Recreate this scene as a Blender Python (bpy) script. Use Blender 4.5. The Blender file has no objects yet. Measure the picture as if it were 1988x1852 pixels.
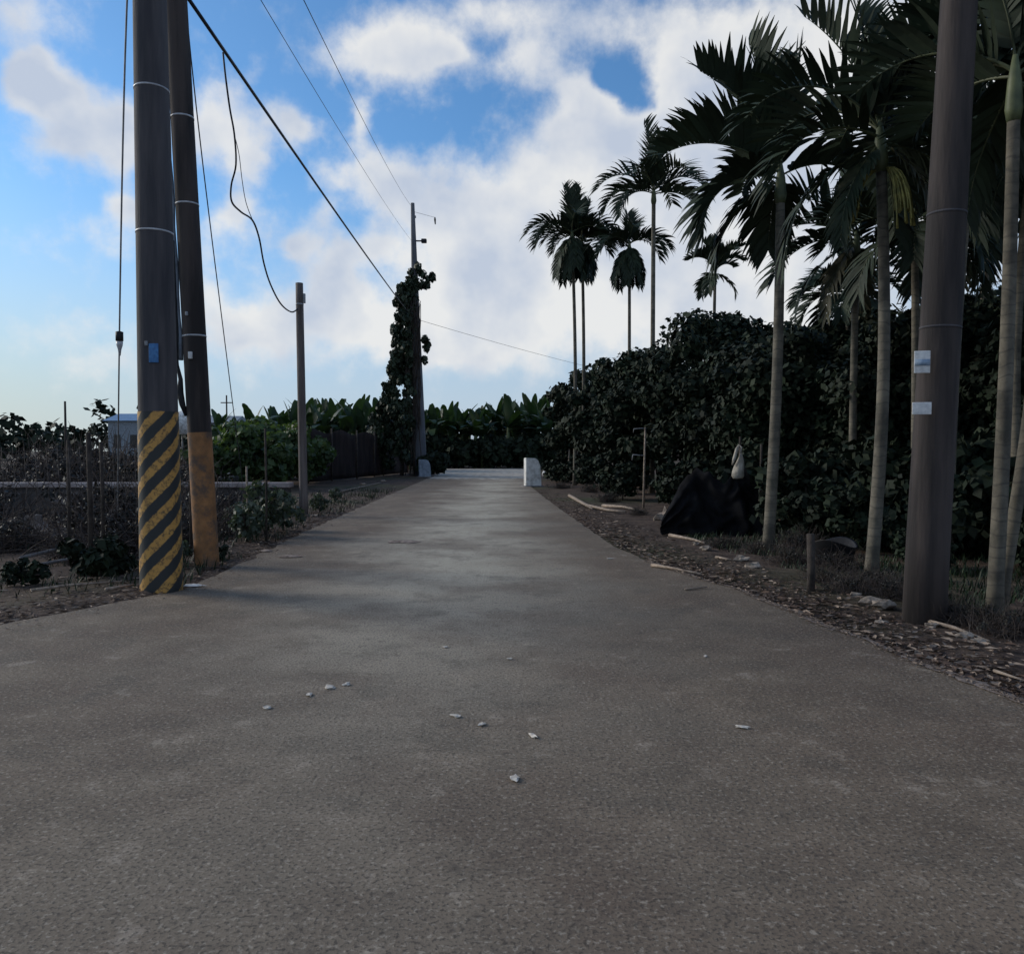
import bpy, bmesh, math, random
import numpy as np
from mathutils import Vector, Matrix, noise as mnoise
R = math.radians; PI = math.pi
sc = bpy.context.scene; col = sc.collection

# ------------------------------------------------------------------ camera
CAMZ = 1.5; F = 1520.0; CX, CY = 994.0, 926.0; PITCH = math.atan(51/F)
cd = bpy.data.cameras.new('camera'); cam = bpy.data.objects.new('camera', cd); col.objects.link(cam)
cd.sensor_width = 36; cd.lens = 36*F/1988; cd.clip_end = 6000; cd.clip_start = 0.05
cam.location = (0, 0, CAMZ); cam.rotation_euler = (PI/2-PITCH, 0, 0); sc.camera = cam

def ray(px, py):
    x = (px-CX)/F; y = (CY-py)/F
    return Vector((x, math.cos(PITCH)+y*math.sin(PITCH), -math.sin(PITCH)+y*math.cos(PITCH)))
def at(px, py, Y):
    d = ray(px, py); t = Y/d.y
    return Vector((d.x*t, Y, CAMZ+d.z*t))
def gp(px, py, z=0.0):
    d = ray(px, py); t = (z-CAMZ)/d.z
    return Vector((d.x*t, d.y*t, z))

# ------------------------------------------------------------------ world, sun, exposure
SUN_EL, SUN_AZ = R(24), R(-68)          # azimuth measured from +Y (view direction) towards +X
sc.view_settings.view_transform = 'Standard'; sc.view_settings.look = 'None'
sc.view_settings.exposure = 0.0; sc.view_settings.gamma = 1.0
W = bpy.data.worlds.new('World'); sc.world = W; W.use_nodes = True
nt = W.node_tree; N = nt.nodes; Lk = nt.links; N.clear()
def nd(tree, typ, **kw):
    n = tree.nodes.new(typ)
    for k, v in kw.items(): setattr(n, k, v)
    return n
def mth(tree, op, a, b=None, c=None, clamp=False):
    n = tree.nodes.new('ShaderNodeMath'); n.operation = op; n.use_clamp = clamp
    for i, v in enumerate((a, b, c)):
        if v is None: continue
        if isinstance(v, (int, float)): n.inputs[i].default_value = v
        else: tree.links.new(v, n.inputs[i])
    return n.outputs[0]
def vmth(tree, op, a, b=None):
    n = tree.nodes.new('ShaderNodeVectorMath'); n.operation = op
    for i, v in enumerate((a, b)):
        if v is None: continue
        if isinstance(v, (tuple, list)): n.inputs[i].default_value = v
        else: tree.links.new(v, n.inputs[i])
    return n.outputs['Value'] if op in ('DOT_PRODUCT', 'LENGTH') else n.outputs[0]
def mixc(tree, fac, a, b):
    n = tree.nodes.new('ShaderNodeMix'); n.data_type = 'RGBA'
    for s, v in ((n.inputs[0], fac), (n.inputs[6], a), (n.inputs[7], b)):
        if isinstance(v, (int, float)): s.default_value = v
        elif isinstance(v, (tuple, list)): s.default_value = (*v, 1)
        else: tree.links.new(v, s)
    return n.outputs[2]
def ramp(tree, fac, stops):
    n = tree.nodes.new('ShaderNodeValToRGB'); e = n.color_ramp.elements
    while len(e) < len(stops): e.new(0.5)
    for i, (p, c) in enumerate(stops):
        e[i].position = p; e[i].color = (*c, 1) if len(c) == 3 else c
    tree.links.new(fac, n.inputs[0]); return n.outputs[0]
def nz(tree, vec, scale, detail=4, rough=0.55, out='Fac'):
    n = tree.nodes.new('ShaderNodeTexNoise'); n.inputs['Scale'].default_value = scale
    n.inputs['Detail'].default_value = detail; n.inputs['Roughness'].default_value = rough
    if vec is not None: tree.links.new(vec, n.inputs['Vector'])
    return n.outputs[out]

sky = nd(nt, 'ShaderNodeTexSky', sky_type='NISHITA'); sky.sun_disc = False
sky.sun_elevation = SUN_EL; sky.sun_rotation = SUN_AZ
sky.air_density = 1.0; sky.dust_density = 0.6; sky.ozone_density = 2.0
tc = nd(nt, 'ShaderNodeTexCoord'); D = tc.outputs['Generated']
sep = nd(nt, 'ShaderNodeSeparateXYZ'); Lk.new(D, sep.inputs[0]); dx, dy, dz = sep.outputs
# two tangent coordinates (direction / horizontal heading) in which the cloud banks are laid out
den = mth(nt, 'MAXIMUM', mth(nt, 'ABSOLUTE', dy), 0.12)
u = mth(nt, 'DIVIDE', dx, den); v = mth(nt, 'DIVIDE', dz, den)
cmb = nd(nt, 'ShaderNodeCombineXYZ'); Lk.new(u, cmb.inputs[0]); Lk.new(v, cmb.inputs[1]); UV = cmb.outputs[0]
wn1 = vmth(nt, 'MULTIPLY', vmth(nt, 'SUBTRACT', nz(nt, D, 5.0, 3, 0.55, 'Color'), (.5, .5, .5)), (.10, .09, 0))
wn2 = vmth(nt, 'MULTIPLY', vmth(nt, 'SUBTRACT', nz(nt, D, 17.0, 4, 0.55, 'Color'), (.5, .5, .5)), (.055, .05, 0))
UVw = vmth(nt, 'ADD', vmth(nt, 'ADD', UV, wn1), wn2)
BL = [  # cloud banks: px, py, rx, ry, amount
 (1000,470,130,115,.85),(1150,400,105,115,.85),(1270,300,90,75,.9),(1400,430,190,190,1.0),(1090,590,210,75,.55),(960,600,90,70,.5),
 (865,400,50,55,.75),(895,610,60,50,.9),(1185,230,42,60,1.0),(1060,135,60,48,.7),(1400,140,150,75,.95),(1700,300,280,260,1.2),
 (1240,180,52,55,-1.3),(755,112,90,48,1.3),(865,125,40,36,.7),(140,245,95,48,1.0),(75,150,48,34,.95),(225,275,40,55,.8),
 (420,262,60,45,1.0),(555,255,38,28,.8),(478,330,32,36,.8),(238,405,38,30,1.0),(690,340,75,34,.75),(765,390,42,45,.75),
 (595,490,22,24,1.0),(662,545,38,58,1.0),(450,412,36,28,.85),(750,500,50,26,.6),(682,245,20,32,.7),(600,590,70,36,.7),
 (460,610,55,30,.5),(120,620,90,40,.3),(1000,30,260,40,.5),(60,30,90,40,.6),(690,660,200,40,.35),(100,170,45,26,.9),(50,120,40,30,.9),(400,470,40,45,.4),(520,470,40,50,.35),(500,640,80,36,.6),(700,620,60,40,.6),(620,430,40,30,.4),(160,470,70,36,.35),(400,560,50,40,.5),(200,700,120,36,.4),(860,690,120,36,.6),(900,520,90,80,.35),(460,180,40,30,.5)]
acc = None
for (px, py, rx, ry, am) in BL:
    d = ray(px, py); c = (d.x/d.y, d.z/d.y, 0)
    q = vmth(nt, 'MULTIPLY', vmth(nt, 'SUBTRACT', UVw, c), (F/rx/1.2, F/ry/1.2, 0))
    e = mth(nt, 'MULTIPLY', mth(nt, 'POWER', math.e, mth(nt, 'MULTIPLY', vmth(nt, 'DOT_PRODUCT', q, q), -1.0)), am)
    acc = e if acc is None else mth(nt, 'ADD', acc, e)
front = mth(nt, 'GREATER_THAN', dy, 0.12)
gen = mth(nt, 'MULTIPLY', mth(nt, 'SUBTRACT', nz(nt, D, 3.0, 5), 0.42), 3.0)
dens = mth(nt, 'ADD', mth(nt, 'MULTIPLY', acc, front), mth(nt, 'MULTIPLY', gen, mth(nt, 'SUBTRACT', 1.0, front)))
fine = mth(nt, 'MULTIPLY', mth(nt, 'SUBTRACT', nz(nt, D, 26, 6, 0.6), 0.5), 1.0)
dens = mth(nt, 'ADD', dens, fine)
mr = nd(nt, 'ShaderNodeMapRange', interpolation_type='SMOOTHSTEP'); Lk.new(dens, mr.inputs[0])
mr.inputs[1].default_value = 0.04; mr.inputs[2].default_value = 0.82
cmask = mth(nt, 'MULTIPLY', mr.outputs[0], 0.93)
# everything near the horizon is veiled
hz = nd(nt, 'ShaderNodeMapRange', interpolation_type='SMOOTHSTEP'); Lk.new(dz, hz.inputs[0])
hz.inputs[1].default_value = 0.34; hz.inputs[2].default_value = 0.0
hz.inputs[3].default_value = 0.0; hz.inputs[4].default_value = 0.9
shade = nz(nt, D, 9, 4, 0.5)
SKYK = 0.1
def S(c): return tuple(x/SKYK for x in c)
shv = mth(nt, 'ADD', mth(nt, 'MULTIPLY', shade, 1.15), mth(nt, 'MULTIPLY', mth(nt, 'SUBTRACT', 0.75, dens), 0.16))
cloudc = ramp(nt, shv, [(0.34, (0.54, 0.60, 0.71)), (0.50, (0.69, 0.72, 0.77)), (0.66, (0.84, 0.84, 0.83))])
cloudc = vmth(nt, 'MULTIPLY', cloudc, (1/SKYK,)*3)
lf = nd(nt, 'ShaderNodeMapRange', interpolation_type='SMOOTHSTEP'); Lk.new(dx, lf.inputs[0])
lf.inputs[1].default_value = -0.25; lf.inputs[2].default_value = -0.6
horc = mixc(nt, lf.outputs[0], S((0.50, 0.58, 0.70)), S((0.56, 0.60, 0.60)))
blue = vmth(nt, 'MULTIPLY', sky.outputs[0], (0.78, 1.22, 1.54))
base = mixc(nt, hz.outputs[0], blue, horc)
out = mixc(nt, cmask, base, cloudc)
bg = nd(nt, 'ShaderNodeBackground'); bg.inputs[1].default_value = SKYK; Lk.new(out, bg.inputs[0])
wo = nd(nt, 'ShaderNodeOutputWorld'); Lk.new(bg.outputs[0], wo.inputs[0])

sl = bpy.data.lights.new('sun', 'SUN'); so = bpy.data.objects.new('sun', sl); col.objects.link(so)
sl.energy = 2.3; sl.angle = R(22); sl.color = (1.0, 0.90, 0.76)
sd = Vector((math.sin(SUN_AZ)*math.cos(SUN_EL), math.cos(SUN_AZ)*math.cos(SUN_EL), math.sin(SUN_EL)))
so.rotation_euler = sd.to_track_quat('Z', 'Y').to_euler(); so.location = sd*50

# ------------------------------------------------------------------ helpers
class MB:
    def __init__(s): s.v = []; s.f = []; s.m = []
    def add(s, vs, fs, mi=0):
        o = len(s.v); s.v += [tuple(x) for x in vs]
        for f in fs: s.f.append(tuple(i+o for i in f)); s.m.append(mi)
    def tube(s, pts, rad, n=8, mi=0, cap=True):
        pts = [Vector(p) for p in pts]; k = len(pts)
        if isinstance(rad, (int, float)): rad = [rad]*k
        vs = []; fs = []; ref = None
        for i, p in enumerate(pts):
            t = (pts[min(i+1, k-1)]-pts[max(i-1, 0)]).normalized()
            if ref is None: ref = t.orthogonal().normalized()
            ref = (ref-t*ref.dot(t))
            if ref.length < 1e-5: ref = t.orthogonal()
            ref.normalize(); b = t.cross(ref)
            for j in range(n):
                a = 2*PI*j/n; vs.append(p+(ref*math.cos(a)+b*math.sin(a))*rad[i])
        for i in range(k-1):
            for j in range(n): fs.append((i*n+j, i*n+(j+1) % n, (i+1)*n+(j+1) % n, (i+1)*n+j))
        if cap: fs.append(tuple(range(n-1, -1, -1))); fs.append(tuple((k-1)*n+j for j in range(n)))
        s.add(vs, fs, mi); return s
    def box(s, c, size, rot=None, mi=0, bevel=0.0, taper=1.0):
        bm = bmesh.new(); bmesh.ops.create_cube(bm, size=1)
        for q in bm.verts:
            k = taper if q.co.z > 0 else 1.0
            q.co = Vector((q.co.x*size[0]*k, q.co.y*size[1]*k, q.co.z*size[2]))
        if bevel > 0: bmesh.ops.bevel(bm, geom=list(bm.edges), offset=bevel, segments=2, affect='EDGES', profile=0.6)
        M = Matrix.Translation(Vector(c)) @ (rot.to_4x4() if rot else Matrix())
        bm.verts.index_update()
        s.add([M @ q.co for q in bm.verts], [[q.index for q in f.verts] for f in bm.faces], mi); bm.free(); return s
    def rock(s, c, size, seed, rough=0.3, sub=2, rot=None):
        bm = bmesh.new(); bmesh.ops.create_icosphere(bm, subdivisions=sub, radius=1)
        off = Vector((seed*7.3, seed*3.1, seed*1.7)); vs = []
        for q in bm.verts:
            n1 = 1+rough*mnoise.noise(q.co*1.4+off)+rough*0.5*mnoise.noise(q.co*3.5+off)
            p = q.co*n1; p = Vector((p.x*size[0], p.y*size[1], p.z*size[2]))
            if rot: p = rot @ p
            vs.append(p+Vector(c))
        bm.verts.index_update()
        s.add(vs, [[q.index for q in f.verts] for f in bm.faces]); bm.free(); return s
    def build(s, name, mats, parent=None, smooth=True):
        me = bpy.data.meshes.new(name); me.from_pydata(s.v, [], s.f)
        if not isinstance(mats, (list, tuple)): mats = [mats]
        for m in mats: me.materials.append(m)
        me.polygons.foreach_set('material_index', s.m)
        me.polygons.foreach_set('use_smooth', [smooth]*len(s.f)); me.update()
        o = bpy.data.objects.new(name, me); col.objects.link(o)
        if parent: o.parent = parent
        return o
def tag(o, label=None, cat=None, group=None, kind=None):
    for k, x in (('label', label), ('category', cat), ('group', group), ('kind', kind)):
        if x: o[k] = x
    return o
def empty(name, loc, label, cat, group=None, rz=0):
    o = bpy.data.objects.new(name, None); col.objects.link(o); o.location = loc; o.rotation_euler = (0, 0, rz)
    o.empty_display_size = 0.2; return tag(o, label, cat, group)
KIDS = {}
def kids(o): return [c for c in col.objects if c.parent == o]
def dup(root, loc, rz, label, scale=1.0, group=None):
    r = root.copy(); col.objects.link(r); r.location = loc; r.rotation_euler = (0, 0, rz); r.scale = (scale,)*3
    r['label'] = label
    if group: r['group'] = group
    if root.name not in KIDS: KIDS[root.name] = [(c, kids(c)) for c in kids(root)]
    for c, gs in KIDS[root.name]:
        k = c.copy(); col.objects.link(k); k.parent = r
        for g in gs:
            h = g.copy(); col.objects.link(h); h.parent = k
    return r

# ------------------------------------------------------------------ materials
def mat(name, c1, c2=None, scale=8, rough=0.8, bump=0.0, bscale=40, detail=5, stretch=(1, 1, 1), spec=0.3, lo=.35, hi=.65, extra=None):
    m = bpy.data.materials.new(name); m.use_nodes = True; t = m.node_tree
    b = t.nodes['Principled BSDF']; b.inputs['Roughness'].default_value = rough
    b.inputs['Specular IOR Level'].default_value = spec
    tcn = t.nodes.new('ShaderNodeTexCoord'); mp = t.nodes.new('ShaderNodeMapping'); mp.inputs['Scale'].default_value = stretch
    t.links.new(tcn.outputs['Object'], mp.inputs[0]); vec = mp.outputs[0]
    c = None
    if c2 is None: c2 = tuple(x*0.6 for x in c1)
    f = nz(t, vec, scale, detail, 0.6)
    c = ramp(t, f, [(lo, c2), (hi, c1)])
    if extra: c = extra(t, tcn, vec, c)
    t.links.new(c, b.inputs['Base Color'])
    if bump:
        bn = t.nodes.new('ShaderNodeBump'); bn.inputs['Strength'].default_value = bump; bn.inputs['Distance'].default_value = 0.02
        t.links.new(nz(t, vec, bscale, 6, 0.65), bn.inputs['Height']); t.links.new(bn.outputs[0], b.inputs['Normal'])
    return m
def leafmat(name, c1, c2, rough=0.55, trans=0.0, scale=1.3, fine=9.0):
    def ex(t, tcn, vec, c):
        g = t.nodes.new('ShaderNodeNewGeometry')
        rnd = g.outputs['Random Per Island']
        return mixc(t, mth(t, 'MULTIPLY', rnd, 0.55), c, tuple(x*0.45 for x in c2))
    m = mat(name, c1, c2, scale=scale, rough=rough, spec=0.25, extra=ex)
    if trans:
        t = m.node_tree; b = t.nodes['Principled BSDF']; o = t.nodes['Material Output']
        tr = t.nodes.new('ShaderNodeBsdfTranslucent'); mx = t.nodes.new('ShaderNodeMixShader'); mx.inputs[0].default_value = trans
        tr.inputs[0].default_value = (c1[0]*1.3, c1[1]*1.5, c1[2]*0.7, 1)
        t.links.new(b.outputs[0], mx.inputs[1]); t.links.new(tr.outputs[0], mx.inputs[2]); t.links.new(mx.outputs[0], o.inputs[0])
    return m

def road_extra(t, tcn, vec, c):
    P = tcn.outputs['Object']
    def layer(c, scale, det, lo, hi, amt, colr, rough=.65):
        f = ramp(t, nz(t, P, scale, det, rough), [(lo, (0, 0, 0)), (hi, (1, 1, 1))])
        return mixc(t, mth(t, 'MULTIPLY', f, amt), c, colr)
    s_ = t.nodes.new('ShaderNodeSeparateXYZ'); t.links.new(P, s_.inputs[0])   # paler middle: reflected brightness painted into the colour; dusty brown sides
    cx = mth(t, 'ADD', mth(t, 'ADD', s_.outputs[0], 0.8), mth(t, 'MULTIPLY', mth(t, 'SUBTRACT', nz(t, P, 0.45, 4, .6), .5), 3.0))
    mid_glare = ramp(t, mth(t, 'MULTIPLY', mth(t, 'ABSOLUTE', cx), 0.3), [(0.08, (1, 1, 1)), (0.62, (0, 0, 0))])
    far = ramp(t, mth(t, 'MULTIPLY', s_.outputs[1], 1/30), [(0.12, (0, 0, 0)), (0.34, (1, 1, 1))])            # strengthens the painted reflection further up the lane
    c = mixc(t, mth(t, 'MULTIPLY', mth(t, 'MULTIPLY', mid_glare, mth(t, 'ADD', mth(t, 'MULTIPLY', far, .85), .15)), .95), c, (0.46, 0.415, 0.33))
    c = layer(c, 0.55, 5, .46, .62, .55, (0.115, 0.078, 0.056))      # brown dust stains
    c = layer(c, 1.7, 5, .54, .66, .45, (0.10, 0.085, 0.066))        # darker repairs and damp marks
    c = layer(c, 3.6, 6, .60, .68, .50, (0.36, 0.30, 0.235))         # scuffed pale patches
    c = layer(c, 42, 3, .54, .68, .55, (0.44, 0.38, 0.30))           # aggregate
    c = layer(c, 60, 3, .50, .64, .70, (0.035, 0.03, 0.026))
    c = layer(c, 11, 4, .56, .66, .40, (0.07, 0.055, 0.044))
    return c
M = {}
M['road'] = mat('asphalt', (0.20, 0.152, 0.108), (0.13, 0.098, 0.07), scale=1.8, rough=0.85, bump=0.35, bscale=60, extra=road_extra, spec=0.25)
M['deck'] = mat('pale_concrete_deck', (0.56, 0.51, 0.44), (0.20, 0.18, 0.15), scale=2.5, rough=0.95, bump=0.5, spec=.1)
def dirt_extra(t, tcn, vec, c):
    P = tcn.outputs['Object']
    a = nz(t, P, 14, 5, 0.7); c = mixc(t, ramp(t, a, [(0.5, (0, 0, 0)), (0.68, (.8, .8, .8))]), c, (0.17, 0.125, 0.10))
    b = nz(t, P, 0.12, 3); c = mixc(t, ramp(t, b, [(0.5, (0, 0, 0)), (0.64, (.7, .7, .7))]), c, (0.05, 0.065, 0.03))
    return c
M['dirt'] = mat('dry_soil', (0.10, 0.072, 0.056), (0.045, 0.033, 0.027), scale=2.2, rough=0.95, bump=0.9, bscale=22, extra=dirt_extra, spec=0.1)
M['edge'] = mat('pale_road_edge', (0.34, 0.265, 0.22), (0.10, 0.075, 0.06), scale=11, rough=0.9, bump=0.6, bscale=30)
M['conc_pole'] = mat('weathered_concrete', (0.10, 0.09, 0.092), (0.05, 0.048, 0.054), scale=4.5, rough=0.85, bump=0.35, bscale=30, stretch=(1, 1, .10), lo=.40, hi=.60)
M['conc_pole_b'] = mat('dark_concrete', (0.070, 0.055, 0.050), (0.030, 0.025, 0.024), scale=4.5, rough=0.85, bump=0.35, bscale=30, stretch=(1, 1, .10), lo=.40, hi=.60)
M['wood_pole'] = mat('grey_wood', (0.20, 0.165, 0.15), (0.075, 0.06, 0.055), scale=9, rough=0.85, bump=0.5, bscale=25, stretch=(1, 1, .06))
M['conc'] = mat('grey_concrete', (0.24, 0.22, 0.21), (0.11, 0.1, 0.095), scale=4, rough=0.9, bump=0.4, bscale=25)
M['conc_rubble'] = mat('broken_concrete', (0.22, 0.185, 0.165), (0.07, 0.058, 0.052), scale=3.5, rough=.95, bump=.8, bscale=12)
M['white'] = mat('white_paint', (0.74, 0.73, 0.70), (0.34, 0.32, 0.29), scale=4, rough=0.75, bump=0.2, lo=.30, hi=.56)
M['bluegrey'] = mat('blue_grey_and_shade', (0.30, 0.36, 0.43), (0.15, 0.18, 0.22), scale=6, rough=0.7)  # own colour of conduit and scrap; painted shade on the left guard block
M['metal'] = mat('galvanised_steel', (0.32, 0.33, 0.35), (0.18, 0.19, 0.2), scale=8, rough=0.5)
M['metal_dark'] = mat('rusty_wire', (0.10, 0.085, 0.08), (0.05, 0.04, 0.035), rough=.7)
M['black'] = mat('black_rubber', (0.018, 0.018, 0.02), (0.01, 0.01, 0.012), rough=0.6)
M['cable'] = mat('cable_sheath', (0.03, 0.035, 0.045), (0.02, 0.02, 0.025), rough=0.5)
M['band'] = mat('pale_strap', (0.55, 0.56, 0.58), (0.3, 0.3, 0.32), rough=0.4)
M['blueplate'] = mat('blue_enamel', (0.06, 0.2, 0.42), (0.04, 0.12, 0.28), scale=30, rough=0.4)
M['plate'] = mat('white_plate', (0.72, 0.71, 0.69), (0.5, 0.5, 0.5), scale=25, rough=0.5)
M['print'] = mat('pale_blue_print', (0.28, 0.36, 0.46), (0.2, 0.27, 0.36), scale=40, rough=0.5)
M['roof'] = mat('blue_sheet_roof', (0.16, 0.27, 0.42), (0.10, 0.18, 0.3), rough=0.5)
M['wallw'] = mat('pale_wall', (0.30, 0.34, 0.38), (0.16, 0.18, 0.2), rough=0.8)
M['dark_open'] = mat('dark_glass', (0.03, 0.035, 0.04), (0.02, 0.02, 0.02), rough=0.2)
M['net'] = mat('black_net', (0.014, 0.014, 0.016), (0.006, 0.006, 0.007), scale=3, rough=0.95, spec=0.05)
M['brown_net'] = mat('brown_net', (0.045, 0.033, 0.03), (0.022, 0.017, 0.016), scale=2, rough=0.95, spec=0.05, stretch=(1, 1, .25))
M['rust'] = mat('rusty_pipe', (0.30, 0.15, 0.09), (0.13, 0.07, 0.05), scale=12, rough=0.8)
M['stick'] = mat('bleached_wood', (0.38, 0.30, 0.235), (0.15, 0.115, 0.09), scale=14, rough=0.85, bump=.4)
M['stone'] = mat('pale_stone', (0.42, 0.345, 0.28), (0.13, 0.105, 0.085), scale=12, rough=0.9, bump=.5)
M['pebble'] = mat('chalky_stone', (0.66, 0.60, 0.52), (0.36, 0.32, 0.28), scale=20, rough=.95)
M['sack'] = mat('off_white_sack', (0.42, 0.38, 0.32), (0.2, 0.18, 0.15), scale=8, rough=0.85, bump=.3)
M['deadwood'] = mat('dark_bark', (0.075, 0.06, 0.05), (0.03, 0.025, 0.022), scale=8, rough=0.95, bump=.6)
M['twig'] = mat('dry_twig', (0.085, 0.068, 0.06), (0.04, 0.032, 0.03), scale=6, rough=0.95)
M['leaf'] = leafmat('dark_leaf', (0.022, 0.037, 0.016), (0.009, 0.015, 0.008), rough=.75)
M['leaf_green'] = leafmat('green_leaf', (0.095, 0.14, 0.05), (0.04, 0.065, 0.027), trans=0.2)
M['vine'] = leafmat('vine_leaf', (0.04, 0.058, 0.03), (0.018, 0.028, 0.016))
M['palm'] = leafmat('palm_leaflet', (0.036, 0.055, 0.03), (0.018, 0.028, 0.017), rough=0.65)
M['palm_dead'] = leafmat('dry_palm_leaflet', (0.10, 0.095, 0.05), (0.045, 0.045, 0.028))
M['rachis'] = mat('palm_rachis', (0.075, 0.085, 0.04), (0.04, 0.05, 0.025), rough=.6)
M['shaft'] = mat('crownshaft_green', (0.13, 0.15, 0.075), (0.065, 0.08, 0.045), scale=5, rough=.55)
M['fruit'] = mat('betel_nut_stalk', (0.34, 0.30, 0.09), (0.15, 0.14, 0.05), scale=9, rough=.7)
M['banana'] = leafmat('banana_leaf', (0.040, 0.075, 0.030), (0.018, 0.034, 0.016), trans=0.12, scale=.8)
M['stem'] = mat('banana_stem', (0.16, 0.2, 0.09), (0.07, 0.08, 0.04), rough=.7)
M['grass'] = leafmat('grass_blade', (0.032, 0.056, 0.02), (0.013, 0.024, 0.01))
M['weed'] = leafmat('weed_leaf', (0.11, 0.135, 0.10), (0.045, 0.06, 0.04), trans=0.1)
M['litter1'] = mat('dry_leaf_pale', (0.36, 0.275, 0.21), (0.16, 0.115, 0.085), rough=.9)
M['litter2'] = mat('dry_leaf_brown', (0.12, 0.078, 0.056), (0.05, 0.033, 0.026), rough=.9)
def ring_extra(t, tcn, vec, c):
    s_ = t.nodes.new('ShaderNodeSeparateXYZ'); t.links.new(tcn.outputs['Object'], s_.inputs[0])
    zz = mth(t, 'ADD', mth(t, 'MULTIPLY', s_.outputs[2], 8.5), mth(t, 'MULTIPLY', nz(t, tcn.outputs['Object'], 3, 2), 1.6))
    fr = mth(t, 'FRACT', zz)
    k = ramp(t, fr, [(0.0, (1, 1, 1)), (0.10, (1, 1, 1)), (0.18, (0, 0, 0)), (1.0, (0, 0, 0))])
    c = mixc(t, mth(t, 'MULTIPLY', k, 0.55), c, (0.05, 0.046, 0.04))
    return mixc(t, ramp(t, nz(t, tcn.outputs['Object'], 5, 4, .7), [(0.55, (0, 0, 0)), (0.7, (.7, .7, .7))]), c, (0.06, 0.06, 0.045))
M['trunk'] = mat('ringed_palm_trunk', (0.17, 0.15, 0.115), (0.06, 0.054, 0.043), scale=4, rough=.8, bump=.3, bscale=20, extra=ring_extra)
def stripe_mat():
    m = bpy.data.materials.new('hazard_stripes'); m.use_nodes = True; t = m.node_tree; b = t.nodes['Principled BSDF']
    b.inputs['Roughness'].default_value = .65
    tcn = t.nodes.new('ShaderNodeTexCoord'); s_ = t.nodes.new('ShaderNodeSeparateXYZ'); t.links.new(tcn.outputs['Object'], s_.inputs[0])
    x, y, z = s_.outputs
    th = mth(t, 'ARCTAN2', y, x)
    k = mth(t, 'SUBTRACT', mth(t, 'MULTIPLY', z, 1/0.272), mth(t, 'MULTIPLY', th, 5/(2*PI)))
    k = mth(t, 'ADD', k, mth(t, 'MULTIPLY', nz(t, tcn.outputs['Object'], 14, 3), 0.16))
    fr = mth(t, 'FRACT', mth(t, 'ADD', k, 10.18))
    msk = ramp(t, fr, [(0.0, (1, 1, 1)), (0.42, (1, 1, 1)), (0.47, (0, 0, 0)), (0.96, (0, 0, 0)), (1.0, (1, 1, 1))])
    wear = ramp(t, nz(t, tcn.outputs['Object'], 22, 5, .7), [(0.37, (.2, .2, .2)), (0.52, (1, 1, 1))])
    yel = mixc(t, nz(t, tcn.outputs['Object'], 5, 4), (0.42, 0.205, 0.05), (0.58, 0.325, 0.075))
    c = mixc(t, mth(t, 'MULTIPLY', msk, wear), (0.022, 0.024, 0.024), yel)
    t.links.new(c, b.inputs['Base Color']); return m
M['stripe'] = stripe_mat()
def wear_extra(t, tcn, vec, c):
    return mixc(t, ramp(t, nz(t, tcn.outputs['Object'], 5, 6, .7), [(0.48, (0, 0, 0)), (0.60, (.85, .85, .85))]), c, (0.10, 0.075, 0.06))
M['orange'] = mat('faded_orange_paint', (0.36, 0.172, 0.068), (0.20, 0.10, 0.045), scale=6, rough=.75, extra=wear_extra)

# ------------------------------------------------------------------ ground and road
LE = [(-4.7,-30),(-4.7,4),(-4.5,6.6),(-4.0,7.6),(-3.55,8.4),(-3.62,10.5),(-3.85,14.5),(-4.15,25),(-4.45,38),(-4.9,50),(-6.2,62),(-9,66)]
RE = [(3.5,-30),(3.2,2),(3.07,4.75),(2.82,6.1),(2.49,8.3),(1.9,10.4),(1.6,12.3),(1.25,20),(1.05,25),(0.8,32.6),(0.78,41),(1.0,58),(3.0,66)]
def lerpE(E, y):
    ys = [p[1] for p in E]; xs = [p[0] for p in E]; return float(np.interp(y, ys, xs))
def sstep(a, b, x):
    t = min(max((x-a)/(b-a), 0), 1); return t*t*(3-2*t)
def gz(x, y):
    l, r = lerpE(LE, y), lerpE(RE, y)
    if y > 66.5: d = (y-66.5)
    else: d = max(l-x, x-r)
    if d <= 0: return -0.035
    k = sstep(0, 0.6, d)
    n1 = mnoise.noise(Vector((x*0.9, y*0.9, 0)))*0.05+mnoise.noise(Vector((x*2.7, y*2.7, 5)))*0.03
    far = 1.0 if (abs(x) < 40 and y < 80) else 0.3
    h = -0.02+k*(0.02+n1*far)
    if x < l: h -= 0.16*sstep(0.8, 2.2, d)*(1-sstep(15.5, 17.5, y))
    return h
def axis(segs):
    o = []
    for a, b, s in segs: o += list(np.arange(a, b, s))
    o.append(segs[-1][1]); return o
xs = axis([(-900,-100,100),(-100,-20,8),(-20,-8,.5),(-8,8,.2),(8,20,.5),(20,100,8),(100,900,100)])
ys = axis([(-60,0,6),(0,4,.5),(4,22,.2),(22,50,.5),(50,110,4),(110,500,40),(500,2500,250)])
mb = MB(); nx = len(xs)
for y in ys:
    for x in xs: mb.v.append((x, y, gz(x, y)))
for j in range(len(ys)-1):
    for i in range(nx-1):
        mb.f.append((j*nx+i, j*nx+i+1, (j+1)*nx+i+1, (j+1)*nx+i)); mb.m.append(0)
tag(mb.build('ground', M['dirt']), kind='structure')
random.seed(3)
mb = MB(); yy = list(np.arange(-30, 0, 1.0))+list(np.arange(0, 30, .15))+list(np.arange(30, 66.2, .6))
vs = []
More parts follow.
